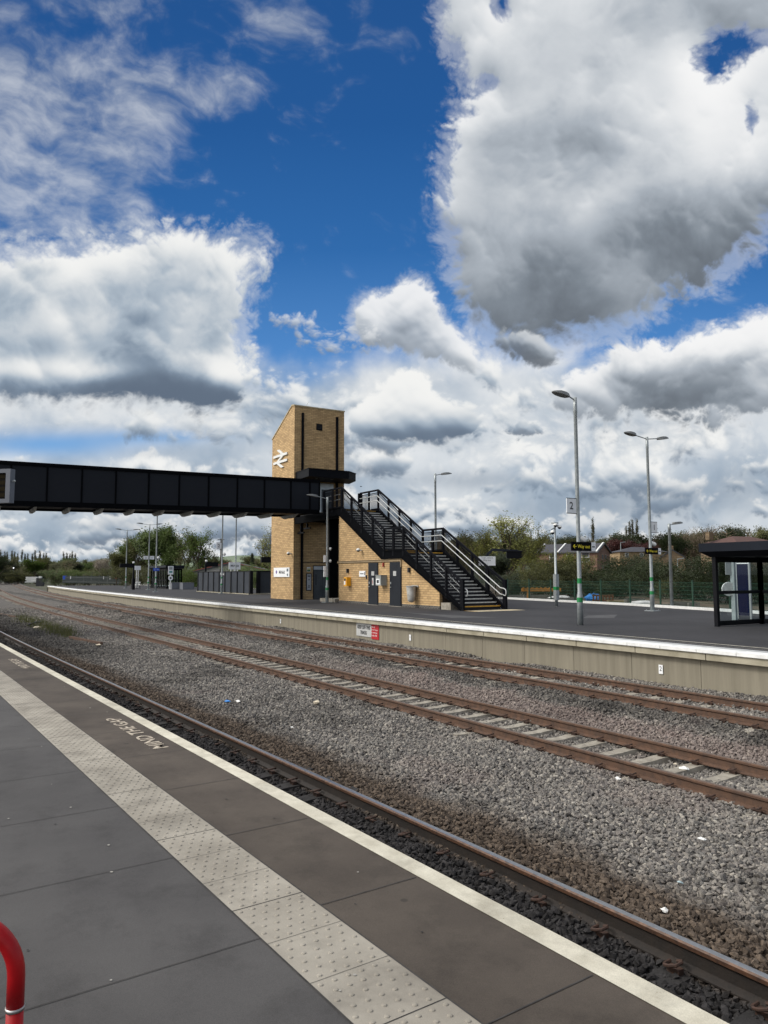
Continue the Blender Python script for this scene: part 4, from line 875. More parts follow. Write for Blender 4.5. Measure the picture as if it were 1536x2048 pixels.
RED = mat('sign_red', srgb(178, 24, 36), .5); AGED = mat('aged_white', (.46, .47, .47), .6, (.40, .41, .41), 4)
store_door(-37.5, -36.42, [(.42, 1.70, .72, 1.94, [AGED, GREYP]), (.48, 1.14, .66, 1.56, [AGED, RED])])
store_door(-35.14, -33.96, [(.42, 1.68, .72, 1.94, [AGED, GREYP])])
m_ = MB(); m_.box(-41.32, 21.96, 2.48, -33.95, 22.028, 2.54, 0); m_.box(-41.32, 21.965, 2.58, -33.98, 22.028, 2.61, 0); m_.box(-34.0, 21.96, 2.16, -33.94, 22.028, 2.478, 0); build(m_, 'conduit', mat('conduit_buff', srgb(150, 132, 104), .6), sb)
for x, z in ((-39.99, 1.98), (-33.15, 1.98)):
    m_ = MB(); m_.box(x-.06, 21.9, z-.12, x+.06, 22.028, z+.14); build(m_, 'wall_lamp', INK, sb)
m_ = MB(); m_.box(-38.6, 22.0, 1.63, -37.88, 22.027, 1.97, 0); m_.box(-38.5, 21.995, 1.78, -38.08, 21.9995, 1.83, 1); m_.box(-37.99, 21.995, 1.72, -37.92, 21.9995, 1.9, 1); build(m_, 'notice', [WHITE, INK], sb)
m_ = MB(); m_.box(-37.78, 21.98, 1.5, -37.7, 22.028, 1.72); build(m_, 'key_box', INK, sb)
m_ = MB(); m_.box(-35.86, 21.94, 2.2, -35.76, 22.028, 2.42); build(m_, 'alarm_light', [mat('alarm_red', srgb(150, 50, 40), .4)], sb)
def camera_dome(x, y, z, label, ax=(0, -1, 0)):
    a = Vector(ax); t = thing('security_camera', label, 'security camera', (x, y, z))
    m_ = MB(); c = Vector((x, y, z)); m_.cyl(c, c+a*.22, .05, .05, 8); m_.dome(c+a*.26+Vector((0, 0, .0)), .13, 1, 12, 6, 0, (0, 0, 1)); build(m_, 'housing', WHITEP, t, True)
    m_ = MB(); m_.dome(c+a*.26+Vector((0, 0, -.005)), .10, 1, 12, 5, 0, (0, 0, -1)); build(m_, 'dome', INK, t, True); return t
camera_dome(-38.3, 22.03, 3.2, 'white dome camera on the stone store wall above the conduit')
camera_dome(-48.9+.62, 22.0, 3.25, 'small white dome camera on the corner of the stone tower')
yb = thing('help_point', 'bright yellow equipment box on the stone store wall', 'box', (-39.8, 21.85, 1.3))
m_ = MB(); m_.prism([(-40.0, 22.02, 1.06), (-39.66, 22.02, 1.06), (-39.66, 22.02, 1.6), (-40.0, 22.02, 1.6)], (0, -.30, 0)); build(m_, 'case', mat('yellow_box', srgb(240, 172, 8), .45, srgb(222, 154, 6), 4), yb)
m_ = MB(); m_.box(-39.98, 21.712, 1.14, -39.8, 21.719, 1.36, 0); m_.box(-39.96, 21.712, 1.38, -39.76, 21.719, 1.52, 1); build(m_, 'label', [WHITE, INK], yb)
cb = thing('meter_cabinet', 'grey wall cabinet with a square label between the two store doors', 'cabinet', (-35.8, 21.85, 1.4))
m_ = MB(); m_.box(-36.06, 21.63, 1.14, -35.5, 22.02, 1.7, 0); m_.box(-36.09, 21.60, 1.7, -35.47, 22.02, 1.73, 0); build(m_, 'case', [mat('cabinet_grey', srgb(150, 154, 152), .5, srgb(134, 138, 136), 3)], cb)
m_ = MB(); m_.box(-36.0, 21.622, 1.2, -35.62, 21.629, 1.52, 0); m_.box(-35.92, 21.615, 1.27, -35.70, 21.6215, 1.45, 1); build(m_, 'label', [WHITE, INK], cb)
bn = thing('litter_bin', 'clear sack litter bin hanging on the stone store wall', 'bin', (-32.6, 21.85, .9))
m_ = MB(); m_.tube([(-32.6+.27*math.cos(a), 21.74+.24*math.sin(a), 1.13) for a in np.linspace(0, 6.283, 17)], .03, 6); m_.box(-32.88, 21.96, 1.08, -32.32, 22.02, 1.18); build(m_, 'hoop', GREYP, bn)
SACK = mat('clear_sack', srgb(190, 190, 186), .3, srgb(150, 146, 140), 5, .5, 8); m_ = MB(); o = 0; n_ = 14
for k, (r, z) in enumerate(((.265, 1.12), (.255, .9), (.24, .6), (.2, .36), (.1, .3))):
    for j in range(n_): a = 6.283*j/n_; m_.v.append((-32.6+r*math.cos(a)*(1+.06*math.sin(5*a+k)), 21.74+r*.9*math.sin(a)*(1+.05*math.cos(3*a+2*k)), z))
for k in range(4):
    for j in range(n_): m_.f.append((k*n_+j, k*n_+(j+1) % n_, (k+1)*n_+(j+1) % n_, (k+1)*n_+j)); m_.m.append(0)
m_.f.append(tuple(4*n_+j for j in range(n_))); m_.m.append(0); build(m_, 'sack', SACK, bn, True)
m_ = MB(); m_.box(-30.3, 22.0, 0, -29.5, 22.42, .34); tag(build(m_, 'concrete_block', CONC, org=(-29.9, 22.2, 0)), 'small concrete block under the foot of the black stairs', 'block')
# ------------------------------------------------------------------ lamp posts
def lamp_head(mb, c, d):                                         # lantern reaching from c along d
    d = Vector(d).normalized(); s = d.cross(Vector((0, 0, 1))); c = Vector(c); u = Vector((0, 0, 1)); o = len(mb.v)
    for t, w_, hu, hd in ((0, .05, .03, .03), (.10, .12, .075, .05), (.25, .17, .09, .045), (.5, .17, .085, .035), (.68, .12, .05, .025), (.8, .05, .02, .012)):
        p = c+d*t+u*(.10*t); mb.v += [tuple(p-s*w_-u*hd), tuple(p+s*w_-u*hd), tuple(p+s*w_*.75+u*hu), tuple(p-s*w_*.75+u*hu)]
    for i in range(5):
        for j in range(4): a = o+4*i; mb.f.append((a+j, a+(j+1) % 4, a+4+(j+1) % 4, a+4+j)); mb.m.append(0)
    mb.f += [(o+3, o+2, o+1, o), (o+20, o+21, o+22, o+23)]; mb.m += [0, 0]
def lamp_post(x, y, h, arms, label, wide=True, bands=True, name='lamp_post', group=None, r=.075, plate=True, grp=None, L=None):
    t = thing(name, label, 'lamp post', (x, y, 0), group)
    m_ = MB()
    if wide: m_.tube([(x, y, 0), (x, y, 1.0), (x, y, 1.12), (x, y, h*.93), (x, y, h*.932), (x, y, h)], [.1, .1, .073, .062, .07, .068], 14)
    else: m_.tube([(x, y, 0), (x, y, h*.93), (x, y, h*.932), (x, y, h)], [r, r*.8, r*.9, r*.88], 12)
    build(m_, 'pole', GALV, t, True)
    if plate:
        m_ = MB(); m_.box(x-.26, y-.26, 0, x+.26, y+.26, .025)
        for a, b in ((-.19, -.19), (.19, -.19), (.19, .19), (-.19, .19)): m_.cyl((x+a, y+b, .02), (x+a, y+b, .07), .018, .018, 6)
        build(m_, 'base_plate', GALV, t)
    if bands:
        for z0, z1, rr_ in ((.78, .94, .1015), (1.42, 1.6, .0745)): m_ = MB(); m_.tube([(x, y, z0), (x, y, z1)], rr_, 14); build(m_, 'green_band', GREENB, t)
    for ax in arms:
        a = Vector(ax); L = L or (.28 if len(arms) == 1 else .78); z = h-.1; m_ = MB(); m_.tube([(x, y, z), (x+a.x*L, y+a.y*L, z+.10)], .025, 8); 
        ar = build(m_, 'arm', GALV, t); m_ = MB(); lamp_head(m_, (x+a.x*L, y+a.y*L, z+.10), a); build(m_, 'lantern', HEADG, t, False)
    return t
NEG, POS = (0, -1, 0), (0, 1, 0)
def number_sign(x, y, z, s, side, label, w=.44, h=.5, d=0.):
    t = thing('platform_number_sign', label, 'sign', (x, y+side*.3, z)); y0, y1 = sorted((y+side*(.09+d), y+side*(.09+w+d)))
    m_ = MB(); m_.box(x-.012, y0, z-h/2, x+.012, y1, z+h/2); build(m_, 'panel', WHITE, t)
    m_ = MB(); m_.bar((x, y, z+h/2+.012), (x, y1 if side > 0 else y0, z+h/2+.012), .03, .02); m_.bar((x, y, z-h/2-.012), (x, y1 if side > 0 else y0, z-h/2-.012), .03, .02); build(m_, 'bracket', STEEL, t)
    flat_text('lettering', s, h*.72, (x+.014, (y0+y1)/2, z-.01), (0, 1, 0), (0, 0, 1), INK, t, bold=.006); return t
def way_out(x, y, z, label, s=1.):
    t = thing('way_out_sign', label, 'sign', (x, y, z)); xf = x+.10
    m_ = MB(); m_.box(xf, y-.50*s, z-.15*s, xf+.05, y+.45*s, z+.16*s); build(m_, 'panel', mat('sign_black', (.004, .004, .006), .6, spec=.05), t)
    m_ = MB(); m_.box(xf, y+.4505*s, z-.15*s, xf+.05, y+.66*s, z+.16*s, 0); m_.box(xf+.0501, y+.48*s, z-.02, xf+.053, y+.62*s, z+.02, 1); build(m_, 'end_panel', [WHITE, INK], t)
    lm = MB(); text_into(lm, 'Way out', .168*s, (xf+.053, y+.075*s, z), (0, 1, 0), (0, 0, 1), bold=.001*s)
    for a, b in (((-.43, 0), (-.29, 0)), ((-.43, 0), (-.365, .06)), ((-.43, 0), (-.365, -.06))): lm.bar((xf+.053, y+a[0]*s, z+a[1]*s), (xf+.053, y+b[0]*s, z+b[1]*s), .022*s, .022*s)
    build(lm, 'lettering', YELL, t)
    m_ = MB()
    for dz in (-.1, .1): m_.bar((x, y, z+dz*s), (xf, y, z+dz*s), .05, .03)
    build(m_, 'bracket', STEEL, t); return t
def speaker(x, y, z, label, side=1):
    t = thing('loudspeaker', label, 'loudspeaker', (x, y, z)); m_ = MB(); c = Vector((x, y+side*.12, z)); d = Vector((.25, side*.9, -.42)).normalized()
    m_.tube([c-d*.1, c-d*.06, c+d*.16, c+d*.2], [.05, .085, .10, .085], 10); build(m_, 'horn', WHITEP, t, True); m_ = MB(); m_.bar((x, y, z-.02), c, .03, .05); build(m_, 'bracket', GALV, t); return t
p1, p2, p3 = G(1161, 1250), G(1305, 1222), G(1344, 1215)
lamp_post(p1.x, p1.y, 7.95, [NEG], 'tallest single lamp post carrying the number 2 plate and a Way out sign', plate=False)
number_sign(p1.x, p1.y, 4.10, '2', -1, 'square white number 2 plate high on the nearest lamp post')
way_out(p1.x, p1.y+.02, 2.69, 'larger black Way out sign with yellow lettering on the nearest lamp post', 1.0)
speaker(p1.x, p1.y, 2.98, 'white horn loudspeaker above the nearest Way out sign')
lamp_post(p2.x, p2.y, 8.35, [NEG, POS], 'tall twin arm lamp post with number 1 plate beside the black glazed shelter')
number_sign(p2.x, p2.y, 3.98, '1', 1, 'thin white number 1 plate on the twin arm lamp post')
way_out(p2.x, p2.y-.06, 2.83, 'smaller black Way out sign on the twin arm lamp post', .95)
speaker(p2.x, p2.y, 3.22, 'white horn loudspeaker above the Way out sign on the twin arm post')
lamp_post(p3.x, p3.y, 4.4, [POS], 'short plain lamp post at the back kerb of the island platform', wide=False, bands=False, r=.09)
q = at(872, 1150, 45.); lamp_post(q.x, q.y, 7.95, [POS], 'lamp post rising behind the black staircase with one arm to the right', bands=False, L=.45)
q = G(654, 1205); lamp_post(q.x, q.y, 6.7, [NEG], 'lamp post standing in front of the lift tower door', r=.09, L=.65)
m_ = MB(); sg_ = thing('small_sign', 'narrow white edge-on sign plates on the lamp post before the lift tower', 'sign', (q.x, q.y-.1, 2.3))
for z0, z1 in ((2.55, 2.98), (2.0, 2.3), (1.62, 1.98)): m_ = MB(); m_.box(q.x-.05, q.y-.24, z0, q.x+.05, q.y-.08, z1); build(m_, 'panel', WHITE, sg_)
for z, s_, lab in ((3.4, 1, 'white ball camera on the lamp post before the lift tower, upper one'), (2.62, 1, 'white ball camera on the lamp post before the lift tower, lower one')):
    t = thing('security_camera', lab, 'security camera', (q.x, q.y, z)); m_ = MB(); m_.dome((q.x+.05, q.y+.2, z), .10, 1, 12, 7, 0, (0, 0, 1), True); build(m_, 'housing', WHITEP, t, True); m_ = MB(); m_.bar((q.x, q.y, z), (q.x+.05, q.y+.14, z), .04, .04); build(m_, 'bracket', GALV, t); m_ = MB(); m_.dome((q.x+.125, q.y+.22, z-.02), .045, .6, 8, 3, 0, (1, .2, -.3)); build(m_, 'lens', INK, t)
q = G(311, 1182); q = CAM+(q-CAM)*.94; q.z = 0; lamp_post(q.x, q.y, 8.5, [NEG, POS], 'twin arm lamp post with a blue sign before the far waiting shelter'); pA = q
q = G(443, 1187); lamp_post(q.x, q.y, 7.9, [NEG, POS], 'lamp post with a number 2 plate before the dark panel fence'); pB = q
number_sign(pB.x, pB.y, 4.55, '2', -1, 'white number 2 plate on the lamp post by the dark panel fence', .5, .6)
q = at(252, 1150, 101); lamp_post(q.x, q.y, 8.0, [NEG, POS], 'farthest twin arm lamp post at the left end of the island platform'); 
q = at(297, 1150, 90); lamp_post(q.x, q.y, 8.0, [NEG, POS], 'twin arm lamp post with 2 and 1 plates behind the far shelter'); number_sign(q.x, q.y, 3.9, '2', -1, 'white number 2 plate of the pair above the far shelter, left one', .55, .42); number_sign(q.x, q.y, 3.9, '1', 1, 'white number 1 plate of the pair above the far shelter, right one', .55, .42)
q = at(471, 1150, 76); lamp_post(q.x, q.y, 7.95, [NEG, POS], 'twin arm lamp post standing behind the dark panel fence', bands=False)
bs = thing('platform_sign', 'small blue sign with white marks on the lamp post by the far shelter', 'sign', (pA.x, pA.y, 2.3)); m_ = MB(); m_.box(pA.x+.08, pA.y-.3, 2.2, pA.x+.12, pA.y+.32, 2.5); build(m_, 'panel', mat('sign_blue', srgb(24, 78, 190), .45), bs); flat_text('lettering', '2 - 4', .22, (pA.x+.123, pA.y, 2.35), (0, 1, 0), (0, 0, 1), WHITE, bs)
for z, p_, lab in ((3.6, pA, 'white ball camera on the lamp post by the far shelter'), (3.75, pB, 'white ball camera on the lamp post by the dark panel fence')):
    t = thing('security_camera', lab, 'security camera', (p_.x, p_.y, z)); m_ = MB(); m_.dome((p_.x+.05, p_.y+.2, z), .16, 1, 10, 6, 0, (0, 0, 1), True); build(m_, 'housing', WHITEP, t, True); m_ = MB(); m_.bar((p_.x, p_.y, z), (p_.x+.05, p_.y+.16, z), .05, .05); build(m_, 'bracket', GALV, t)

# camera mast
q = G(1113, 1213); cm = thing('camera_mast', 'galvanised mast topped with a cluster of dome cameras', 'camera mast', (q.x, q.y, 0))
m_ = MB(); m_.tube([(q.x, q.y, 0), (q.x, q.y, 1.7), (q.x, q.y, 1.72), (q.x, q.y, 4.5)], [.09, .09, .07, .055], 12); build(m_, 'pole', GALV, cm, True)
m_ = MB(); m_.box(q.x-.1, q.y-.11, .35, q.x+.12, q.y+.11, 1.75); build(m_, 'cabinet', GALV, cm)
m_ = MB(); m_.box(q.x-.105, q.y-.115, .9, q.x+.125, q.y+.115, 1.07); build(m_, 'green_band', GREENB, cm)
for dy, z in ((-.26, 4.02), (.26, 4.32), (-.05, 4.42)):
    m_ = MB(); m_.dome((q.x+.1, q.y+dy, z), .13, 1, 12, 6, 0, (0, 0, 1)); c_ = build(m_, 'camera', WHITEP, cm, True); m_ = MB(); m_.dome((q.x+.1, q.y+dy, z-.003), .1, 1, 10, 5, 0, (.3, 0, -1)); build(m_, 'lens', INK, c_, True)
m_ = MB(); m_.bar((q.x, q.y-.28, 4.18), (q.x, q.y+.28, 4.45), .05, .05); m_.box(q.x-.14, q.y-.14, 4.52, q.x+.14, q.y+.14, 4.58); build(m_, 'bracket', GALV, cm)

# ------------------------------------------------------------------ waiting shelters
FRAME = mat('shelter_black', (.005, .0055, .0075), .5, (.008, .0085, .011), 2, spec=.1); ROOFM = mat('shelter_roof', srgb(20, 25, 34), .5, srgb(26, 31, 40), 1, spec=.12)
def shelter(x0, x1, y0, y1, h, label, nb, front_panels=()):
    t = thing('waiting_shelter', label, 'waiting shelter', ((x0+x1)/2, (y0+y1)/2, 0))
    m_ = MB(); m_.box(x0-.38, y0-.3, h+.16, x1+.4, y1+.25, h+.44, 0); m_.prism([(x0-.38, y0-.3, h+.159), (x0-.12, y0-.08, h-.02), (x0-.12, y1+.1, h-.02), (x0-.38, y1+.25, h+.159)], (x1-x0+.7, 0, 0), 1); build(m_, 'roof', [ROOFM, FRAME], t)
    def wall(a, b, n):
        a = Vector((*a, 0)); b = Vector((*b, 0)); u = Vector((0, 0, 1)); d = (b-a)/n
        for i in range(n+1):
            m_ = MB(); m_.bar(a+d*i+u*.0, a+d*i+u*h, .13, .13, 0, (d.x, d.y, 0)); build(m_, 'post', FRAME, t)
        for i in range(n):
            pa, pb = a+d*i, a+d*(i+1); e = d.normalized()*.066
            m_ = MB()
            for z, hh in ((.1, .16), (1.12, .11), (h-.1, .18)): m_.bar(pa+e+u*z, pb-e+u*z, .06, hh)
            f_ = build(m_, 'glazing_frame', FRAME, t); m_ = MB(); m_.quad(pa+u*.18, pb+u*.18, pb+u*1.065, pa+u*1.065); m_.quad(pa+u*1.175, pb+u*1.175, pb+u*(h-.19), pa+u*(h-.19)); build(m_, 'glass', GLASS, f_)
    wall((x0, y0), (x0, y1), 1 if y1-y0 < 2.9 else 2); wall((x1, y0), (x1, y1), 1); wall((x0, y1), (x1, y1), nb)
    for a, b, n in front_panels: wall((a, y0), (b, y0), n)
    return t
shelter(-15.25, -9.4, 22.35, 24.9, 2.32, 'black framed glazed waiting shelter at the right edge of the picture', 4)
q = at(334, 1150, 96); xr, yr = q.x, q.y
shelter(xr-7.9, xr, yr, yr+1.9, 2.6, 'black waiting shelter standing far down the platform', 6, ((xr-7.9, xr-5.2, 3), (xr-4.2, xr, 5)))
def bench(x, y, ang, label, L=1.8):
    t = thing('bench', label, 'bench', (x, y, 0)); c, s = math.cos(ang), math.sin(ang)
    def T(a, b, z): return (x+a*c-b*s, y+a*s+b*c, z)
    m_ = MB()
    for k in range(5): m_.bar(T(-L/2, -.2+.1*k, .45), T(L/2, -.2+.1*k, .45), .07, .03)
    build(m_, 'seat', GREYP, t); m_ = MB()
    for k in range(4): m_.bar(T(-L/2, .26+.02*k, .58+.1*k), T(L/2, .26+.02*k, .58+.1*k), .025, .07)
    build(m_, 'backrest', GREYP, t)
    for a in (-L/2, 0, L/2):
        m_ = MB(); m_.tube([T(a, -.25, 0), T(a, -.22, .43), T(a, .22, .43), T(a, .33, .95)], .025, 6); m_.tube([T(a, -.22, .43), T(a, -.24, .68), T(a, .2, .68)], .02, 6); m_.bar(T(a, .2, .43), T(a, .24, 0), .05, .05); build(m_, 'leg', FRAME, t)
    return t
bench(-12.6, 24.2, 0, 'metal bench inside the near glazed shelter', 3.2)
# poster board, post and clock sign seen through the near shelter
a = at(1473, 1150, 29.); b = at(1499, 1150, 28.6)
pb = thing('poster_board', 'deep blue poster board on posts seen through the near shelter glass', 'poster board', ((a.x+b.x)/2, (a.y+b.y)/2, 0))
dv = (b-a); dv.z = 0; dn = dv.normalized(); up_ = Vector((0, 0, 1)); nn = up_.cross(dn)
m_ = MB(); c = (a+b)/2; m_.obox(Vector((c.x, c.y, 1.13)), dv*.5, nn*.03, up_*1.0, 0); m_.obox(Vector((c.x, c.y, 2.15)), dv*.5, nn*.035, up_*.02, 1); build(m_, 'board', [mat('poster_blue', srgb(10, 14, 46), .5, srgb(13, 18, 54), 1, spec=.1), WHITE], pb)
for e in (a, b): m_ = MB(); m_.bar((e.x, e.y, 0), (e.x, e.y, 2.2), .07, .07); build(m_, 'post', GREYP, pb)
q = at(1466, 1150, 27.6); tp = thing('information_post', 'pale grey information post with a round white sign behind the near shelter glass', 'information post', (q.x, q.y, 0))
m_ = MB(); m_.bar((q.x, q.y, 0), (q.x, q.y, 2.36), .12, .16); build(m_, 'post', mat('post_pale', srgb(150, 160, 162), .5), tp)
m_ = MB(); c = Vector((q.x, q.y, 1.18))-RT*.18; m_.tube([c-FW*.03, c+FW*.03], .26, 20); build(m_, 'disc', WHITEP, tp); m_ = MB(); c = Vector((q.x, q.y, 2.05))-RT*.17; m_.obox(c, RT*.1, FW*.02, up_*.34); build(m_, 'sign_panel', GREYP, tp)

# ------------------------------------------------------------------ things farther down the platform
def screen(px, depth, zc, side, label, w=2.3, z_end=None, zb_=0., hgt=.5):
    q = at(px, 1150, depth); t = thing('departure_screen', label, 'departure screen', (q.x, q.y, 0)); y2 = q.y+side*w
    m_ = MB(); m_.box(q.x-.14, min(q.y, y2), zc-hgt/2, q.x+.14, max(q.y, y2), zc+hgt/2); build(m_, 'display', FRAME, t)
    m_ = MB(); m_.box(q.x-.09, q.y-.09, zb_, q.x+.09, q.y+.09, zc+.1); m_.box(q.x-.16, q.y-.16, zb_, q.x+.16, q.y+.16, zb_+1.35); build(m_, 'post', FRAME, t)
    m_ = MB(); m_.dome((q.x+.05, q.y+side*.05, zc+hgt/2+.12), .14, 1, 10, 6, 0, (0, 0, 1), True); build(m_, 'camera', WHITEP, t, True); return t
screen(267, 91, 2.95, -1, 'black cantilever departure screen left of the far shelter', 1.65)
screen(411, 82, 2.95, 1, 'black cantilever departure screen behind the dark panel fence', 1.4)
screen(549, 66, 3.1, -1, 'black departure screen peeping out left of the stone tower', 1.3)
def board(px, depth, z0, z1, w, label, txt=None, posts=2, ts=.4, name='station_name_sign'):
    q = at(px, 1150, depth); t = thing(name, label, 'sign', (q.x, q.y, 0)); m_ = MB(); m_.box(q.x-.04, q.y-w/2, z0, q.x+.04, q.y+w/2, z1); build(m_, 'panel', WHITE, t)
    for k in range(posts): yy = q.y+(k-(posts-1)/2)*w*.28; m_ = MB(); m_.bar((q.x-.08, yy, 0), (q.x-.08, yy, z1-.05), .09, .12); build(m_, 'post', WHITEP, t)
    if txt: flat_text('lettering', txt, ts, (q.x+.044, q.y, (z0+z1)/2), (0, 1, 0), (0, 0, 1), INK, t, bold=.006)
    return t
board(469, 79, 2.35, 3.12, 1.28, 'white station name board on three posts behind the dark panel fence', 'Mirfield', 3, .3)
board(275, 105, 2.5, 3.1, .85, 'small white name board on two posts left of the far shelter', None, 2)
q = at(341, 1150, 93); t = thing('information_totem', 'white information panel above a round white sign by the far shelter', 'information sign', (q.x, q.y, 0))
m_ = MB(); m_.bar((q.x, q.y, 0), (q.x, q.y, 2.9), .1, .1); build(m_, 'post', WHITEP, t); m_ = MB(); m_.box(q.x+.05, q.y-.33, 1.85, q.x+.09, q.y+.33, 2.9, 0); m_.box(q.x+.091, q.y-.2, 2.05, q.x+.095, q.y+.2, 2.3, 1); m_.box(q.x+.091, q.y-.22, 2.45, q.x+.095, q.y+.22, 2.8, 2); build(m_, 'panel', [WHITE, mat('teal_mark', srgb(90, 150, 150), .5), GREYP], t)
m_ = MB(); m_.tube([(q.x+.05, q.y, 1.4), (q.x+.09, q.y, 1.4)], .3, 18, 0); m_.tube([(q.x+.091, q.y, 1.4), (q.x+.095, q.y, 1.4)], .12, 12, 1); build(m_, 'disc', [WHITE, INK], t)
GBOX = mat('grey_cabinet', srgb(104, 108, 116), .6, srgb(92, 96, 104), 2)
for px, dpt, w, lab in ((352, 93, 1.25, 'grey platform cabinet nearer the far shelter, left of the pair'), (375, 92, 1.4, 'grey platform cabinet right of the pair beyond the far shelter')):
    q = at(px, 1150, dpt); t = thing('equipment_cabinet', lab, 'cabinet', (q.x, q.y, 0)); m_ = MB(); m_.box(q.x-.9, q.y-w/2, 0, q.x+.5, q.y+w/2, .78); build(m_, 'case', GBOX, t); m_ = MB(); m_.box(q.x-.94, q.y-w/2-.03, .781, q.x+.54, q.y+w/2+.03, .83); build(m_, 'lid', GBOX, t)
    m_ = MB(); m_.box(q.x+.501, q.y-w/2+.05, .08, q.x+.515, q.y-.01, .74); m_.box(q.x+.501, q.y+.01, .08, q.x+.515, q.y+w/2-.05, .74); build(m_, 'door', mat('grey_cabinet_door', srgb(112, 116, 124), .6), t)
q = at(272, 1150, 97); bench(q.x, q.y, .2, 'pale bench left of the far shelter', 1.6)
# dark panelled fence around the plant area
a, b, c = Vector((-78.6, 24.85, 0)), Vector((-63.3, 24.85, 0)), Vector((-63.3, 30.6, 0)); fn = thing('panel_fence', 'dark grey panelled compound fence with black posts beside the stone tower', 'fence', (-70, 25, 0))
FPAN = mat('fence_panel_grey', srgb(50, 55, 64), .6, srgb(43, 48, 56), .8, spec=.2); e_ = (b-a)/9
for k in range(10): p = a+e_*k; m_ = MB(); m_.bar(p, p+up_*2.1, .16, .16, 0, (1, 0, 0)); build(m_, 'post', FRAME, fn)
for k in range(9):
    p, r = a+e_*k, a+e_*(k+1); m_ = MB(); m_.box(p.x+.09, 24.83, .12, r.x-.09, 24.87, 2.06); build(m_, 'panel', FPAN, fn); m_ = MB(); m_.box(p.x+.08, 24.8, 2.06, r.x-.08, 24.9, 2.12); build(m_, 'top_rail', FRAME, fn)
for p in (b, b+Vector((0, .7, 0)), b+Vector((0, 4.4, 0))): m_ = MB(); m_.bar(p, p+up_*2.14, .3, .3, 0, (1, 0, 0)); build(m_, 'post', FRAME, fn)
m_ = MB(); m_.box(-63.32, 25.6, .12, -63.28, 29.1, 2.06); build(m_, 'panel', mat('fence_mesh_dark', srgb(40, 46, 54), .5, srgb(34, 39, 46), 2), fn); m_ = MB(); m_.box(-63.4, 25.0, 2.06, -63.2, 29.3, 2.14); build(m_, 'top_rail', FRAME, fn)
m_ = MB(); m_.box(-78.8, 24.7, 0, -63.1, 25.0, .06); m_.box(-63.5, 25.0, 0, -63.1, 30.4, .1); build(m_, 'kerb', PCONC2, fn)
q = at(421, 1150, 72.3); t = thing('small_sign', 'little black sign with white lettering on the dark panel fence', 'sign', (q.x, 24.8, 1.9)); m_ = MB(); m_.box(q.x-.75, 24.76, 1.68, q.x+.6, 24.8, 2.04); build(m_, 'panel', INK, t); flat_text('lettering', 'Way out', .3, (q.x-.07, 24.757, 1.86), (1, 0, 0), (0, 0, 1), WHITE, t)
t = thing('small_sign', 'white sign plate tucked beside the left foot of the stone tower', 'sign', (-63.2, 29.4, 1.6)); m_ = MB(); m_.box(-63.25, 28.5, 1.4, -63.2, 29.7, 1.86, 0); m_.box(-63.199, 28.7, 1.56, -63.195, 29.4, 1.66, 1); build(m_, 'panel', [WHITE, GREYP], t)
# double sided name board behind the stairs and the dark screen above it
q = at(976, 1150, 44); t = thing('station_sign', 'white direction board showing behind the lower stairs', 'sign', (q.x, q.y, 2.4)); m_ = MB(); w_ = RT*.48
c = at(974, 1122, 44); m_.obox(c, RT*.50, FW*.03, up_*.27); build(m_, 'panel', WHITE, t)
m_ = MB(); m_.obox(at(974, 1129, 43.96), RT*.2, FW*.005, up_*.05, 0); build(m_, 'strip', mat('sign_green', srgb(30, 60, 50), .5), t); lm = MB(); text_into(lm, 'Town centre', .13, at(974, 1115.5, 43.95), RT, up_); text_into(lm, 'Way out', .13, at(974, 1120.5, 43.95), RT, up_); build(lm, 'lettering', INK, t)
m_ = MB(); m_.bar((c.x, c.y+.05, 0), (c.x, c.y+.05, 2.4), .09, .09); build(m_, 'post', GREYP, t)
a, b = at(974, 1110, 45), at(1000, 1099, 45); d = at(1044, 1103, 45); t = thing('departure_screen', 'dark departure screen on a curved arm right of the stairs', 'departure screen', (a.x, a.y, 0))
m_ = MB(); m_.bar((a.x, a.y, 0), a, .16, .16); m_.bar(a, at(985, 1099, 45), .14, .14); m_.bar(at(985, 1099.5, 45), at(1035, 1101.5, 45), .14, .14); build(m_, 'post', ANTHR, t)
m_ = MB(); m_.obox(at(1028, 1110, 45), RT*.46, FW*.12, up_*.2); m_.obox(at(1028, 1102.5, 45), RT*.5, FW*.14, up_*.03); build(m_, 'display', FRAME, t)

# signs on the platform wall
XK = lambda px: (CAM+ray(px, 1258)*((15.62)/ray(px, 1258).y))
def wall_y(x): return float(yat('F', dP+.20, x))-.012
t = thing('warning_sign', 'white KEEP OFF THE TRACK board with a red warning panel on the platform wall', 'sign', (-26, 15.5, -.6))
xa, xb, xc = -27.35, -26.12, -25.55; y = wall_y(-26.4)-.02
m_ = MB(); m_.prism([(xa, wall_y(xa), -.80), (xb, wall_y(xb), -.80), (xb, wall_y(xb), -.27), (xa, wall_y(xa), -.27)], (0, -.015, 0)); build(m_, 'panel', mat('aged_white', (.46, .47, .47), .6, (.40, .41, .41), 4), t)
lm = MB(); text_into(lm, 'KEEP OFF THE', .20, ((xa+xb)/2, y-.012, -.43), (1, 0, 0), (0, 0, 1), bold=.004, sx=.82); text_into(lm, 'TRACK', .20, ((xa+xb)/2, y-.012, -.65), (1, 0, 0), (0, 0, 1), bold=.004, sx=.82); build(lm, 'lettering', INK, t)
m_ = MB(); m_.prism([(xb+.01, wall_y(xb), -.86), (xc, wall_y(xc), -.86), (xc, wall_y(xc), -.27), (xb+.01, wall_y(xb), -.27)], (0, -.015, 0)); rp = build(m_, 'red_panel', RED, t)
lm = MB()
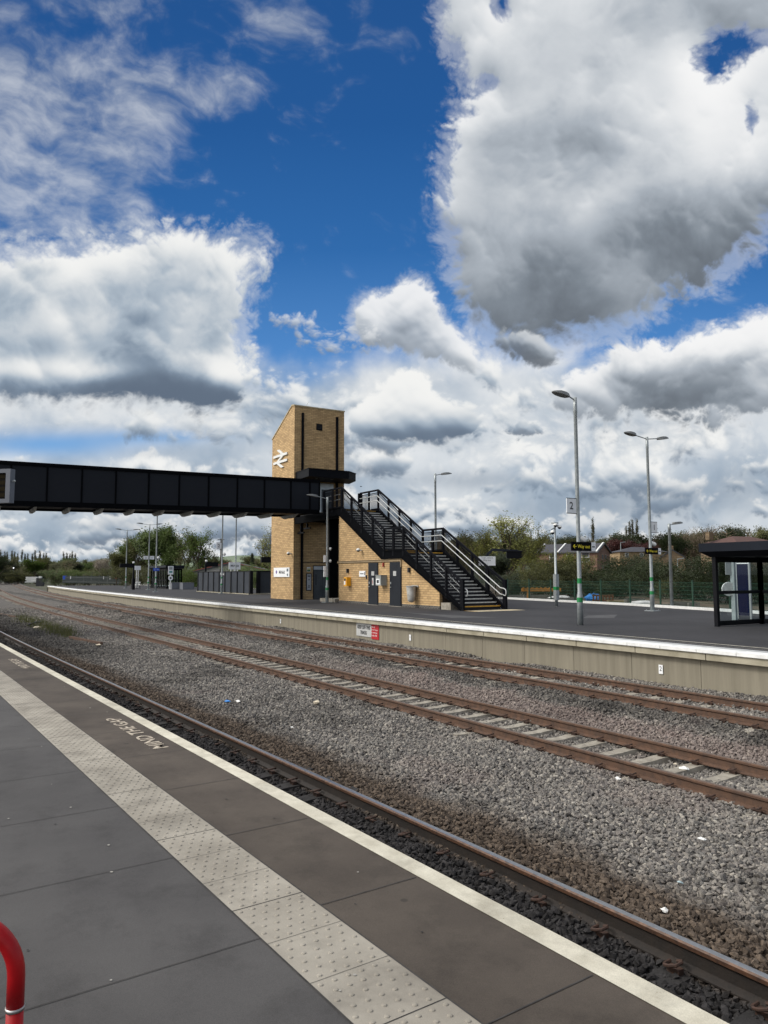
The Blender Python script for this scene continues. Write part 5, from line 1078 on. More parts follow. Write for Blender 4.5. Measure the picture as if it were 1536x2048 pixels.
for i, s_ in enumerate(('Warning', 'Do not trespass', 'on the Railway', 'Penalty £1000')): text_into(lm, s_, .085, (xb+.045, y-.012, -.37-.115*i), (1, 0, 0), (0, 0, 1), align='LEFT', sx=.88)
build(lm, 'lettering', WHITE, rp)
for x, s_, lab in ((-35.2, '5', 'small white 5 marker plate on the pale platform wall'), (-23.3, '•', 'tiny white plate with a dark dot on the platform wall'), (-12.18, '2', 'white marker plate on the nearest stretch of platform wall')):
    t = thing('marker_plate', lab, 'sign', (x, wall_y(x), -.6)); m_ = MB(); yy = wall_y(x); m_.box(x-.06, yy-.012, -.72, x+.06, yy, -.5); build(m_, 'panel', WHITE, t); flat_text('lettering', s_, .16, (x, yy-.014, -.6), (1, 0, 0), (0, 0, 1), INK, t)

# ------------------------------------------------------------------ near things
hp = at(31, 1990, 2.25); td = (-RT); td.z = 0; td.normalize(); hoop = thing('barrier_hoop', 'red painted tubular hoop barrier with a silver collar at the bottom left', 'hoop barrier', (hp.x, hp.y, zE))
REDP = worn_mat('red_gloss_paint', srgb(176, 10, 20), srgb(140, 7, 14), 7., 400., 0, gr=.06, stain=.4, chips=38., chip_c=srgb(196, 120, 116), rough=.36, bump=.05); R_ = .0255; H_ = .645; B_ = .16
pts = [(hp.x, hp.y, zE+.36)]+[(hp.x+td.x*(B_-B_*math.cos(a)), hp.y+td.y*(B_-B_*math.cos(a)), zE+H_-B_-R_+B_*math.sin(a)) for a in np.linspace(0, math.pi/2, 12)]
m_ = MB(); L_ = .62; e2 = [(hp.x+td.x*(L_-(p[0]-hp.x)/td.x), hp.y+td.y*(L_-(p[0]-hp.x)/td.x), p[2]) for p in reversed(pts)] if abs(td.x) > .01 else []
m_.tube(pts+e2, R_, 20); build(m_, 'rail', REDP, hoop, True)
for k in (0, L_):
    m_ = MB(); x, y = hp.x+td.x*k, hp.y+td.y*k; m_.tube([(x, y, zE), (x, y, zE+.375)], .0248, 18); build(m_, 'leg', REDP, hoop, True)
    m_ = MB(); m_.tube([(x, y, zE+.362), (x, y, zE+.372)], .028, 18); build(m_, 'collar', mat('worn_silver', (.5, .5, .5), .35, (.3, .28, .27), 30, metal=.8), hoop, True)
    m_ = MB(); m_.cyl((x, y, zE), (x, y, zE+.012), .06, .06, 16); build(m_, 'base_plate', REDP, hoop)
# information screen hung over the left edge, on its own post
c = at(0, 972, 13.); sc_ = thing('information_screen', 'grey framed information screen cut by the left edge of the picture', 'information screen', (c.x, c.y, c.z))
GF = mat('screen_frame_grey', srgb(92, 97, 108), .5, srgb(84, 89, 100), 1); e1, e2 = at(24.5, 972, 13.), at(-110, 972, 13.3); dx = (e2-e1); dx.z = 0; dx_n = dx.normalized(); nm = up_.cross(dx_n); hh = .30; cc = (e1+e2)/2
cc.z = c.z
m_ = MB(); L2 = dx.length/2
for zz in (hh-.035, -hh+.035): m_.obox(cc+up_*zz, dx_n*L2, nm*.06, up_*.035)
for q_ in (-L2+.045, L2-.045): m_.obox(cc+dx_n*q_, dx_n*.045, nm*.0601, up_*(hh-.07))
build(m_, 'frame', GF, sc_); m_ = MB(); m_.obox(cc, dx_n*(L2-.09), nm*.03, up_*(hh-.07))
build(m_, 'display', mat('screen_dark', srgb(14, 12, 8), .6, spec=.05), sc_); m_ = MB()
for k in range(4): m_.obox(cc+up_*(.17-.11*k), dx_n*(L2-.12), nm*.034, up_*.034)
build(m_, 'text_row', mat('screen_row', srgb(34, 28, 12), .6, spec=.05), sc_)
pp = e2+dx_n*.12; m_ = MB(); m_.bar((pp.x, pp.y, zE), (pp.x, pp.y, c.z+.5), .12, .12); m_.bar((pp.x, pp.y, c.z), tuple(e2), .08, .08); build(m_, 'post', GF, sc_)
m_ = MB(); k_ = at(29, 962, 13.0); m_.dome(k_, .022, 1, 8, 5, 0, (0, 0, 1), True); m_.bar(k_, at(24, 962, 13.0), .015, .015); build(m_, 'latch', GALV, sc_)
# ------------------------------------------------------------------ green mesh fence and the allotments behind it
GFEN = mat('green_mesh_paint', srgb(22, 62, 46), .55, srgb(18, 52, 38), 4); gf = thing('mesh_fence', 'dark green welded mesh fence along the back of the island platform', 'fence', (-32, 37, 0))
fpts = []
for s in np.arange(-64, 6, 2.5): x, y, _ = P('F', dP+pfar(s)+.9, s); fpts.append(Vector((float(x), float(y), -.35)))
for p in fpts: m_ = MB(); m_.bar(p, p+up_*1.75, .07, .07); m_.box(p.x-.045, p.y-.045, p.z+1.75, p.x+.045, p.y+.045, p.z+1.78); build(m_, 'post', GFEN, gf)
for a, b in zip(fpts[:-1], fpts[1:]):
    m_ = MB(); L = (b-a).length; n = int(L/.06); o_ = (b-a).cross(up_).normalized()*.03
    for i in range(1, n): p = a+(b-a)*(i/n)+o_; q = p+up_*1.68; d = (b-a).normalized()*.005; m_.quad(p-d, p+d, q+d, q-d)
    for k in range(9): z = .05+k*.2; m_.bar(a+o_+up_*z, b+o_+up_*z, .012, .016)
    build(m_, 'mesh_panel', GFEN, gf)
EARTH = mat('allotment_earth', srgb(104, 92, 78), .95, srgb(72, 64, 54), .9, .5, 6, det=10)
m_ = MB(); o = 0
for i, s in enumerate(np.arange(-95, 16, 3.)):
    a, b = P('F', dP+pfar(s)-.02, s), P('F', dP+pfar(s)+26, s); m_.v += [(float(a[0]), float(a[1]), -.36), (float(b[0]), float(b[1]), .3)]
for i in range(len(m_.v)//2-1): m_.f.append((2*i, 2*i+2, 2*i+3, 2*i+1)); m_.m.append(0)
tag(build(m_, 'yard_ground', EARTH), kind='structure')
def behind(px, off, z=-.34):                                    # a place OFF metres behind the green fence on the line of sight PX
    d = ray(px, 1150); d.z = 0; lo, hi = 10., 120.
    for _ in range(50):
        t = (lo+hi)/2; p = d*t; s_ = p.x
        if p.y < float(yat('F', dP+.9, p.x))+pfar(p.x)-.0+off: lo = t
        else: hi = t
    p = d*lo; p.z = z; return p
WOODG = mat('weathered_wood', srgb(128, 126, 120), .85, srgb(96, 94, 90), 5, .3, 30, stretch=(1, 1, 6)); WOODB = mat('orange_brown_wood', srgb(120, 74, 46), .8, srgb(92, 56, 38), 6, .3, 30); WOODL = mat('pale_pallet_wood', srgb(150, 140, 104), .85, srgb(120, 112, 84), 6)
def planter(px, off, w, h, m, label, dd=.6):
    q = behind(px, off); t = thing('wooden_planter', label, 'planter', q); m_ = MB(); r = RT.copy(); r.z = 0; r.normalize(); f = up_.cross(r)
    n = max(2, int(h/.14))
    for k in range(n):
        z = h*(k+.5)/n
        for s_ in (-1, 1): m_.obox(q+f*dd/2*s_+up_*z, r*w/2, f*.02, up_*(h/n*.46)); m_.obox(q+r*(w/2)*s_+up_*z, f*dd/2, r*.02, up_*(h/n*.46))
    build(m_, 'board', m, t); m_ = MB(); m_.obox(q+up_*(h-.06), r*(w/2-.03), f*(dd/2-.03), up_*.02); build(m_, 'soil', EARTH, t)
    for a in (-1, 1): m_ = MB(); m_.obox(q+r*(w/2+.03)*a-f*(dd/2+.03)+up_*h*.52, r*.04, f*.03, up_*h*.53); build(m_, 'corner_post', m, t)
    return t
planter(1040, 1.6, 3.4, .55, WOODG, 'long low weathered planter under the yellow trestle behind the green fence'); planter(1088, 2.2, 3.0, .6, WOODG, 'weathered planter just left of the camera mast behind the green fence'); planter(1140, 1.8, 2.6, .5, WOODG, 'low weathered planter between the camera mast and the nearest lamp post')
planter(1266, 1.2, .95, .62, WOODG, 'tall boxy weathered planter left of the twin arm lamp post'); planter(1306, 1.6, 1.5, .35, WOODG, 'low planter with a white sheet behind the twin arm lamp post'); planter(1362, 1.0, 1.05, .58, WOODG, 'boxy planter right of the short lamp post, larger of the two'); planter(1381, 1.3, .45, .55, WOODG, 'boxy planter right of the short lamp post, smaller of the two'); planter(1233, 1.6, 1.1, .45, WOODL, 'pale slatted planter right of the orange brown pallets')
q = behind(1205, 1.5); r = RT.copy(); r.z = 0; r.normalize(); f = up_.cross(r); t = thing('wooden_pallet', 'orange brown pallet standing on edge behind the green fence', 'pallet', q)
m_ = MB()
for k in range(7): m_.obox(q+r*(-.62+.205*k)+up_*.4, r*.05, f*.02, up_*.4)
for z in (.06, .4, .74): m_.obox(q+f*.06+up_*z, r*.68, f*.045, up_*.05)
build(m_, 'slat', WOODB, t)
q = behind(1186, 1.5); t = thing('tarpaulin', 'crumpled bright blue tarpaulin bundle beside the pallet', 'tarpaulin', q); rr = random.Random(8); m_ = MB(); n_ = 10
for k, (rad, z) in enumerate(((.45, 0), (.42, .3), (.5, .55), (.3, .8), (.05, .86))):
    for j in range(n_): a = 6.283*j/n_; e = rr.uniform(.6, 1.25); m_.v.append(tuple(q+r*(rad*e*math.cos(a)*1.2)+f*(rad*e*math.sin(a))+up_*(z*rr.uniform(.85, 1.1))))
for k in range(4):
    for j in range(n_): m_.f.append((k*n_+j, k*n_+(j+1) % n_, (k+1)*n_+(j+1) % n_, (k+1)*n_+j)); m_.m.append(0)
build(m_, 'sheet', mat('blue_tarp', srgb(40, 130, 205), .4, srgb(30, 100, 170), 6), t)
q = behind(1082, 1.1); t = thing('trestle_barrier', 'yellow plastic trestle barrier behind the green fence', 'barrier', q); m_ = MB(); YP = mat('yellow_plastic', srgb(176, 122, 44), .6, srgb(150, 100, 34), 5)
for a in (-1.0, 1.0):
    for s_ in (-1, 1): m_.bar(q+r*a+f*.25*s_, q+r*(a+.05)+up_*.98, .09, .06)
build(m_, 'leg', YP, t); m_ = MB(); m_.obox(q+up_*1.0, r*1.4, f*.05, up_*.11)
for k in range(9): m_.obox(q+r*(-1.25+.31*k)+up_*1.13, r*.06, f*.04, up_*.04)
build(m_, 'rail', YP, t)
q = behind(1120, 1.6, .12); m_ = MB(); rr = random.Random(4); n_ = 12
for k, (rad, z) in enumerate(((.8, 0), (.6, .1), (.25, .16))):
    for j in range(n_): a = 6.283*j/n_; e = rr.uniform(.75, 1.2); m_.v.append(tuple(q+r*(rad*e*math.cos(a))+f*(rad*.5*e*math.sin(a))+up_*z))
for k in range(2):
    for j in range(n_): m_.f.append((k*n_+j, k*n_+(j+1) % n_, (k+1)*n_+(j+1) % n_, (k+1)*n_+j)); m_.m.append(0)
m_.f.append(tuple(range(2*n_, 3*n_))); m_.m.append(0)
tag(build(m_, 'white_sheet', WHITEP, org=q), 'crumpled white plastic sheet on a planter behind the camera mast', 'plastic sheet')
q = behind(1308, 1.6, .05); v_ = [tuple(Vector(p)-Vector(m_.v[0])+q) for p in m_.v]; m2 = MB(); m2.add(v_, m_.f); tag(build(m2, 'white_sheet', WHITEP, org=q), 'crumpled white plastic sheet on the low planter by the twin arm lamp post', 'plastic sheet')

# ------------------------------------------------------------------ trees and bushes
def leafmat(name, c, c2, tr=.35): return mat(name, c, .75, c2, .55, obj_var=.18, trans=tr, det=4)
BARKD = mat('dark_twig', srgb(52, 48, 38), .95, srgb(40, 38, 30), 3)
BARK = mat('bark', srgb(74, 64, 52), .95, srgb(54, 47, 40), 4, .4, 20, stretch=(1, 1, .2)); TWIG = mat('twig_brown', srgb(112, 100, 84), .95, srgb(88, 78, 66), 2, obj_var=.2)
LG1 = leafmat('leaf_fresh', (0.093, 0.136, 0.027), (0.051, 0.085, 0.017)); LG2 = leafmat('leaf_yellow_green', (0.225, 0.232, 0.060), (0.120, 0.135, 0.036)); LG3 = leafmat('leaf_dark', (0.039, 0.054, 0.019), (0.021, 0.032, 0.013)); LG4 = leafmat('leaf_olive', (0.112, 0.117, 0.039), (0.063, 0.069, 0.026)); LCOP = leafmat('leaf_copper', (0.081, 0.028, 0.025), (0.048, 0.017, 0.017)); LBL = leafmat('blossom', (.34, .30, .26), (.16, .14, .10)); LPOP = leafmat('leaf_poplar', (0.110, 0.110, 0.064), (0.070, 0.072, 0.044))
def grow(seed, kind):
    rr = random.Random(seed); br = MB(); tips = []
    def limb(p, d, L, r, lv):
        n = 4; pts = [p]; q = p; dd = d.copy()
        for i in range(n):
            dd = (dd+Vector((rr.uniform(-1, 1), rr.uniform(-1, 1), rr.uniform(-.3, .9)))*.16*(1 if kind != 'poplar' else .35)).normalized(); q = q+dd*(L/n); pts.append(q)
        if r > .012: br.tube(pts, [r*(1-.55*i/n) for i in range(n+1)], 6 if lv < 2 else 3, 0, False)
        else: br.tube([pts[0], pts[2], pts[4]], [r, r*.8, r*.4], 3, 0, False)
        if lv >= 2: tips.extend(pts[2:])
        if lv >= MAXL: return
        for k in range(NB[lv]):
            t_ = rr.uniform(.35, 1.) if lv else rr.uniform(T0, 1.); i = min(int(t_*n), n-1); s = pts[i].lerp(pts[i+1], t_*n-i)
            a = rr.uniform(0, 6.283); o = dd.orthogonal().normalized(); o = (o*math.cos(a)+dd.cross(o)*math.sin(a)); up_k = UPK if lv else UPK*.8
            nd = (dd*SPR[0]+o*SPR[1]+Vector((0, 0, up_k))).normalized(); limb(s, nd, L*rr.uniform(.42, .66)*(1 if lv else LK0), r*.5, lv+1)
    if kind in ('leafy', 'sparse', 'bare', 'copper', 'bigtree'): MAXL, NB, T0, UPK, SPR, LK0 = 3, (10, 6, 5), .22, .6, (.6, .75), 1.0; limb(Vector((0, 0, 0)), Vector((0, 0, 1)), 6.4, .22, 0)
    elif kind == 'poplar': MAXL, NB, T0, UPK, SPR, LK0 = 2, (26, 4), .12, 1.3, (.7, .30), .30; limb(Vector((0, 0, 0)), Vector((0, 0, 1)), 9.6, .16, 0)
    elif kind == 'bush':
        MAXL, NB, T0, UPK, SPR, LK0 = 2, (7, 5), .1, .3, (.5, .8), .8
        for k in range(7): a = rr.uniform(0, 6.283); limb(Vector((rr.uniform(-1.5, 1.5), rr.uniform(-1.5, 1.5), 0)), Vector((math.cos(a)*.55, math.sin(a)*.55, 1)).normalized(), rr.uniform(4.5, 7.5), .09, 0)
    else:                                                        # conifer
        MAXL, NB, T0, UPK, SPR, LK0 = 1, (46,), .08, -.1, (.25, .95), .34; limb(Vector((0, 0, 0)), Vector((0, 0, 1)), 9.6, .14, 0)
        tips[:] = []
        for k in range(900): z = rr.uniform(.8, 9.8); rad = (10-z)*.2*rr.random()**.5; a = rr.uniform(0, 6.283); tips.append(Vector((rad*math.cos(a), rad*math.sin(a), z)))
    z1 = max(t.z for t in tips); k_ = 10/z1
    per, size, spread = {'leafy': (12, .16, .40), 'copper': (12, .16, .40), 'sparse': (3.2, .14, .35), 'bare': (.5, .11, .3), 'bigtree': (4.2, .13, .30), 'poplar': (6, .13, .20), 'bush': (15, .15, .45), 'conifer': (5, .16, .22)}[kind]
    V = []; F_ = []
    for t in tips:
        n = int(per)+(1 if rr.random() < per-int(per) else 0)
        if kind == 'leafy' and rr.random() < .18: continue
        for _ in range(n):
            p = t*k_+Vector((rr.gauss(0, spread), rr.gauss(0, spread), rr.gauss(0, spread*.8)))
            if p.z < .1: p.z = .1+rr.random()*.3
            a = Vector((rr.gauss(0, 1), rr.gauss(0, 1), rr.gauss(0, .7))).normalized(); b = a.orthogonal().normalized(); s = size*rr.uniform(.5, 1.3); o = len(V)
            V += [tuple(p-a*s), tuple(p+b*s*.55), tuple(p+a*s), tuple(p-b*s*.55)]; F_.append((o, o+1, o+2, o+3))
    return [(x*k_, y*k_, z*k_) for x, y, z in br.v], br.f, V, F_
TREES = {}
def proto(kind, seed, leaf, wood):
    key = (kind, seed, leaf.name)
    if key not in TREES:
        bv, bf, lv, lf = grow(seed, kind); ms = []
        for nm, v, f_, m in (('trunk', bv, bf, wood), ('crown', lv, lf, leaf)):
            me = bpy.data.meshes.new(nm); me.from_pydata(v, [], f_); me.materials.append(m); me.update(); ms.append(me)
        TREES[key] = ms
    return TREES[key]
def tree(name, kind, seed, leaf, px, row, depth, label, zb_=-.4, wide=1., group=None, wood=TWIG, cat='tree', rz=None):
    p = at(px, 1150, depth); top = zrow(px, row, depth); H = top-zb_
    t = bpy.data.objects.new(name, None); COL.objects.link(t); t.location = (p.x, p.y, zb_); t.scale = (H/10*wide, H/10*wide, H/10); t.rotation_euler = (0, 0, rz if rz is not None else random.Random(int(px*7+depth)).uniform(0, 6.28))
    tag(t, label, cat, group); tm, cm_ = proto(kind, seed, leaf, wood)
    for nm, me in (('trunk', tm), ('crown', cm_)): o = bpy.data.objects.new(nm, me); COL.objects.link(o); o.parent = t
    return t
# the broad tree right of the stairs, with dark ivy at its heart
tree('broad_tree', 'bigtree', 21, LG2, 1018, 1024, 74, 'large spreading tree in thin yellow green leaf right of the stairs', wide=1.05, wood=BARK)
tree('broad_tree', 'bigtree', 22, LG2, 978, 1056, 78, 'yellow green tree adjoining the large spreading tree on its left side', wide=.95, wood=BARK)
tree('broad_tree', 'bigtree', 23, LG2, 1064, 1046, 80, 'yellow green tree adjoining the large spreading tree on its right side', wide=.8, wood=BARK)
tree('ivy_tree', 'leafy', 31, LG3, 1030, 1068, 76, 'dark ivy clad stem inside the large spreading tree', wide=.5, wood=BARK)
tree('ivy_tree', 'leafy', 32, LG3, 990, 1105, 70, 'dark bush under the direction board right of the stairs', wide=1.2, wood=BARK)
tree('bare_tree', 'sparse', 41, LG4, 936, 1060, 95, 'small thin leaved tree just above the stair railing', wide=.8)
tree('bare_tree', 'bare', 42, LG4, 905, 1056, 110, 'nearly bare tree top rising over the mid landing railing', wide=.9)
tree('bare_tree', 'bare', 43, LCOP, 884, 1048, 120, 'bare reddish tree top behind the lamp post above the stairs', wide=.5)
for i, (px, row, d, kd, lf, w_, lab) in enumerate((
    (1096, 1108, 66, 'bush', LG2, .9, 'yellow green bush below the white gables, left of the camera mast'), (1128, 1116, 62, 'bush', LG4, .8, 'olive bush between the camera mast and the nearest lamp post'), (1160, 1122, 64, 'bush', LG4, .8, 'olive bush straight behind the nearest lamp post'),
    (1068, 1128, 60, 'bush', LG4, .7, 'twiggy olive bush left of the camera mast'), (1195, 1142, 60, 'bush', LG3, .9, 'dark bush below the red brick gable end'), (1250, 1120, 62, 'bush', LG3, 1., 'dark bush in front of the buff stone house'), (1290, 1112, 66, 'bush', LG3, .9, 'dark leafy bush behind the twin arm lamp post'),
    (1322, 1122, 58, 'bush', LG3, .8, 'dark bush hiding the foot of the old stone barn'), (1372, 1128, 54, 'bush', LG3, .9, 'dark bush right of the short lamp post'), (1412, 1116, 50, 'bush', LG3, .9, 'tall dark bush left of the near shelter roof'), (1452, 1120, 47, 'bush', LG3, .9, 'dark bush seen through the near shelter glass, left one'), (1500, 1118, 46, 'bush', LG3, .9, 'dark bush seen through the near shelter glass, right one'), (1548, 1116, 46, 'bush', LG3, .9, 'dark bush behind the right end of the near shelter'),
    (1225, 1150, 56, 'bush', LG3, .9, 'low dark bush behind the pallet and pale planter'), (1345, 1148, 54, 'bush', LG4, .8, 'low olive bush right of the twin arm lamp post'), (1030, 1150, 62, 'bush', LG3, 1., 'low dark bush beside the foot of the stair handrail'), (1112, 1148, 58, 'bush', LG4, .9, 'low olive bush behind the camera mast'))):
    tree('bush', kd, 50+i % 3, lf, px, row-5, d, lab, wide=w_*1.5, cat='bush', wood=BARKD)
rr = random.Random(12)
for i in range(17): px = 1030+i*31+rr.uniform(-9, 9); tree('bush', 'bush', 50+i % 3, rr.choice([LG3, LG3, LG4]), px, rr.uniform(1134, 1148), rr.uniform(68, 82), 'dark bush in the thicket in front of the houses', zb_=0, wide=1.7, group='bushes of the thicket before the houses', cat='bush')
for i in range(52):
    px = 890+i*13.2+rr.uniform(-8, 8); d = rr.uniform(150, 250); row = np.interp(px, [900, 1000, 1100, 1200, 1300, 1400, 1560], [1078, 1076, 1076, 1070, 1072, 1056, 1052])+rr.uniform(-8, 12)
    kd, lf = rr.choice([('leafy', LG4), ('leafy', LG3), ('leafy', LG3), ('leafy', LG4), ('sparse', LG4), ('bare', LG4)])
    tree('woodland_tree', kd, 61 if kd == 'leafy' else 62 if kd == 'sparse' else 63, lf, px, row, d, 'tree in the olive wood on the rise behind the houses', zb_=.5, wide=1.15, group='trees of the wood behind the houses')
for i, (px, row) in enumerate(((1238, 1076), (1268, 1080), (1296, 1082), (1325, 1078), (1344, 1072), (1215, 1086))): tree('copper_beech', 'copper', 71+i % 2, LCOP, px, row, 150+i*4, 'dark red copper beech behind the stone houses', zb_=.5, wide=1.1, group='copper beeches behind the houses')
for i, (px, row) in enumerate(((1187, 1042), (1254, 1056), (1261, 1048), (1269, 1043), (1278, 1044))): tree('poplar', 'poplar', 81+i % 2, LPOP, px, row-5, 210, 'slim poplar standing alone above the brick gables' if i == 0 else 'slim poplar in the clump of four above the buff stone house', zb_=1, wide=.55, group=None if i == 0 else 'clump of four poplars')
for i, (px, row) in enumerate(((1382, 1050), (1408, 1050), (1428, 1056))): tree('bare_tree', 'bare', 91, LG4, px, row, 165, 'flat topped bare tree on the ridge left of the near shelter', zb_=1, wide=1.5, group='bare trees on the ridge')
tree('conifer', 'conifer', 95, LG3, 1464, 1060, 150, 'small dark pointed conifer above the near shelter roof', zb_=1)
# left: the tree group behind the far shelter
for i, (px, row, d, kd, sd, lf, w_, lab) in enumerate((
    (252, 1076, 150, 'leafy', 101, LG1, .95, 'fresh green tree at the left end of the tree group'), (282, 1066, 146, 'sparse', 103, LG4, .9, 'thin brown tree second in the tree group'), (312, 1052, 142, 'leafy', 102, LG1, 1., 'tall fresh green tree in the middle of the tree group'), (342, 1050, 140, 'leafy', 101, LG1, .9, 'tallest green tree of the group behind the far shelter'),
    (372, 1054, 138, 'sparse', 104, LG4, 1., 'open twiggy tree right of the tallest green tree'), (402, 1056, 136, 'sparse', 103, LG1, 1., 'open twiggy tree at the right end of the tree group'), (232, 1104, 140, 'leafy', 102, LG4, .9, 'small olive tree left of the tree group'), (424, 1102, 134, 'sparse', 104, LG4, .7, 'small thin tree right of the tree group'))):
    tree('broadleaf_tree', kd, sd, lf, px, row, d, lab, zb_=-1, wide=w_, wood=BARK)
for i, (px, row, d, lf, lab) in enumerate(((375, 1128, 118, LG1, 'round green bush above the grey cabinets'), (392, 1140, 112, LG1, 'round green bush left of the dark panel fence'), (350, 1132, 128, LG4, 'olive bush behind the far shelter'), (310, 1130, 126, LG4, 'olive bush behind the far shelter roof'), (268, 1128, 128, LG4, 'olive bush left of the far shelter'), (525, 1122, 92, LG1, 'green bush just left of the stone tower'), (505, 1128, 100, LG1, 'green bush behind the right end of the panel fence'))): tree('bush', 'bush', 50+i % 3, lf, px, row, d, lab, zb_=-.6, wide=1.3, cat='bush')
tree('willow', 'sparse', 111, LG2, 537, 1052, 100, 'feathery tree showing left of the stone tower', zb_=-.6, wide=.85)
for i, (px, row, d) in enumerate(((455, 1122, 190), (440, 1118, 240), (490, 1118, 260), (512, 1112, 230), (468, 1124, 180), (530, 1120, 220), (415, 1122, 180))): tree('hillside_tree', 'leafy', 61, LG4 if i % 2 else LG3, px, row, d, 'tree on the slope left of the stone tower', zb_=-1, wide=1.3, group='trees on the slope left of the tower')
tree('conifer', 'conifer', 95, LG3, 504, 1108, 210, 'dark pointed conifer on the slope left of the stone tower', zb_=-1, wide=.9)
rr = random.Random(31)
for i in range(46):
    px = -60+i*7.4+rr.uniform(-5, 5); d = rr.uniform(230, 430); row = np.interp(px, [-60, 60, 130, 180, 230, 300], [1112, 1116, 1114, 1116, 1118, 1124])+rr.uniform(-4, 14)
    kd, lf = rr.choice([('leafy', LG4), ('leafy', LG3), ('sparse', LG4), ('leafy', LG1), ('bare', LG4)]); kd2 = {'leafy': 61, 'sparse': 62, 'bare': 63}[kd]
    tree('woodland_tree', kd, kd2, lf, px, row, d, 'tree in the far wood where the tracks bend away', zb_=-1.2, wide=1.35, group='trees of the far left wood')
for i in range(26):
    px = -52+i*7.2+rr.uniform(-2, 2) if i < 21 else (126+(i-21)*6.0); row = rr.uniform(1099, 1108) if i < 21 else rr.uniform(1101, 1107)
    tree('poplar', 'poplar', 81+i % 2, LPOP, px, row, 440, 'slim bare poplar in the long skyline row at far left' if i < 21 else 'slim poplar in the short skyline row left of the far fence', zb_=-1, wide=.75, group='long poplar row' if i < 21 else 'short poplar row')
tree('blossom_tree', 'sparse', 121, LBL, 24, 1126, 300, 'pale blossoming bush beside the far signal', zb_=-1, wide=1.2); tree('blossom_tree', 'sparse', 122, LBL, 200, 1116, 190, 'pale blossoming tree above the far palisade fence', zb_=-1, wide=1.2)
for i in range(12): px = 120+i*11; tree('bush', 'bush', 50+i % 3, LG4 if i % 3 else LG1, px, rr.uniform(1132, 1142), rr.uniform(175, 200), 'olive bush behind the far palisade fence', zb_=-1, wide=1.4, group='bushes behind the far palisade fence', cat='bush')
for i in range(9): px = -30+i*14; tree('bush', 'bush', 50+i % 3, LG4 if i % 2 else LG3, px, rr.uniform(1136, 1143), rr.uniform(235, 300), 'scrubby bush beside the far tracks', zb_=-1.4, wide=1.5, group='bushes beside the far tracks', cat='bush')

# ------------------------------------------------------------------ houses
SLATE = mat('slate_roof', srgb(66, 66, 72), .7, srgb(48, 48, 54), 3, .3, 12); REDB = brick_mat('red_brick', srgb(128, 96, 82), srgb(106, 78, 66), srgb(140, 120, 104), .45, .15, .012, .2); BUFF = brick_mat('buff_house_stone', srgb(152, 130, 98), srgb(126, 106, 78), srgb(120, 104, 82), .5, .22, .015, .3); OLDS = brick_mat('old_barn_stone', srgb(128, 108, 82), srgb(96, 80, 62), srgb(90, 80, 66), .5, .2, .02, .4); TILE = mat('red_tile_roof', srgb(90, 62, 54), .8, srgb(70, 50, 45), 4, .3, 12)
def house(name, label, c, L, Gd, ll, gl, z0, ze, zr, wall, roof, windows=(), verge=None, over=.25, gable_windows=(), hip=False, chimney=None, vm=None):
    t = thing(name, label, 'house', (c.x, c.y, z0)); L = L.normalized(); Gd = Gd.normalized(); u = up_; c = Vector((c.x, c.y, 0))
    def Q(a, b, z): return c+L*a+Gd*b+u*z
    m_ = MB(); m_.prism([Q(0, 0, z0), Q(0, gl, z0), Q(0, gl, ze)]+([] if hip else [Q(0, gl/2, zr)])+[Q(0, 0, ze)], L*ll); build(m_, 'wall', wall, t)
    m_ = MB(); o = over; k_ = (zr-ze)/(gl/2); hp_ = gl/2 if hip else -o
    th = .14
    if hip: m_.add([Q(-o, -o, ze), Q(ll+o, -o, ze), Q(ll+o, gl+o, ze), Q(-o, gl+o, ze), Q(hp_, gl/2, zr), Q(ll-hp_, gl/2, zr)], [(0, 1, 5, 4), (1, 2, 5), (2, 3, 4, 5), (3, 0, 4), (3, 2, 1, 0)])
    else:
        for s_ in (0, 1):
            e = -o if s_ == 0 else gl+o; ez = ze-k_*o
            m_.prism([Q(-o, e, ez), Q(ll+o, e, ez), Q(ll+o, gl/2, zr), Q(-o, gl/2, zr)], u*th)
    rf = build(m_, 'roof', roof, t)
    if verge is not None:
        for a in verge:
            m_ = MB()
            for s_ in (0, 1): e = -o if s_ == 0 else gl+o; m_.bar(Q(a, e, ze-k_*o+th+.03), Q(a, gl/2, zr+th+.03), .2, .16)
            build(m_, 'verge', vm or WHITEP, rf)
    if chimney: m_ = MB(); a, b = chimney; m_.obox(Q(a, b, zr+.05), L*.4, Gd*.3, u*.5); build(m_, 'chimney', wall, rf)
    for (a, z, w_, h_) in windows:
        m_ = MB(); m_.obox(Q(a, -.02, z), L*w_/2, Gd*.05, u*h_/2, 0); m_.obox(Q(a, -.045, z), L*(w_/2-.05), Gd*.04, u*(h_/2-.06), 1); m_.obox(Q(a, -.05, z), L*(w_/2-.05), Gd*.045, u*.02, 0); build(m_, 'window', [WHITEP, INK], t)
    for (b, z, w_, h_) in gable_windows:
        m_ = MB(); m_.obox(Q(-.02, b, z), Gd*w_/2, L*.05, u*h_/2, 0); m_.obox(Q(-.045, b, z), Gd*(w_/2-.08), L*.04, u*(h_/2-.1), 1); build(m_, 'window', [mat('stone_surround', srgb(150, 130, 110), .8), INK], t)
    return t
RH_ = RT.copy(); RH_.z = 0; RH_.normalize(); FH = FW.copy(); FH.z = 0; FH.normalize()
D1 = 95.; c = at(1195, 1150, D1); z_ = lambda r_: zrow(1195, r_, D1)
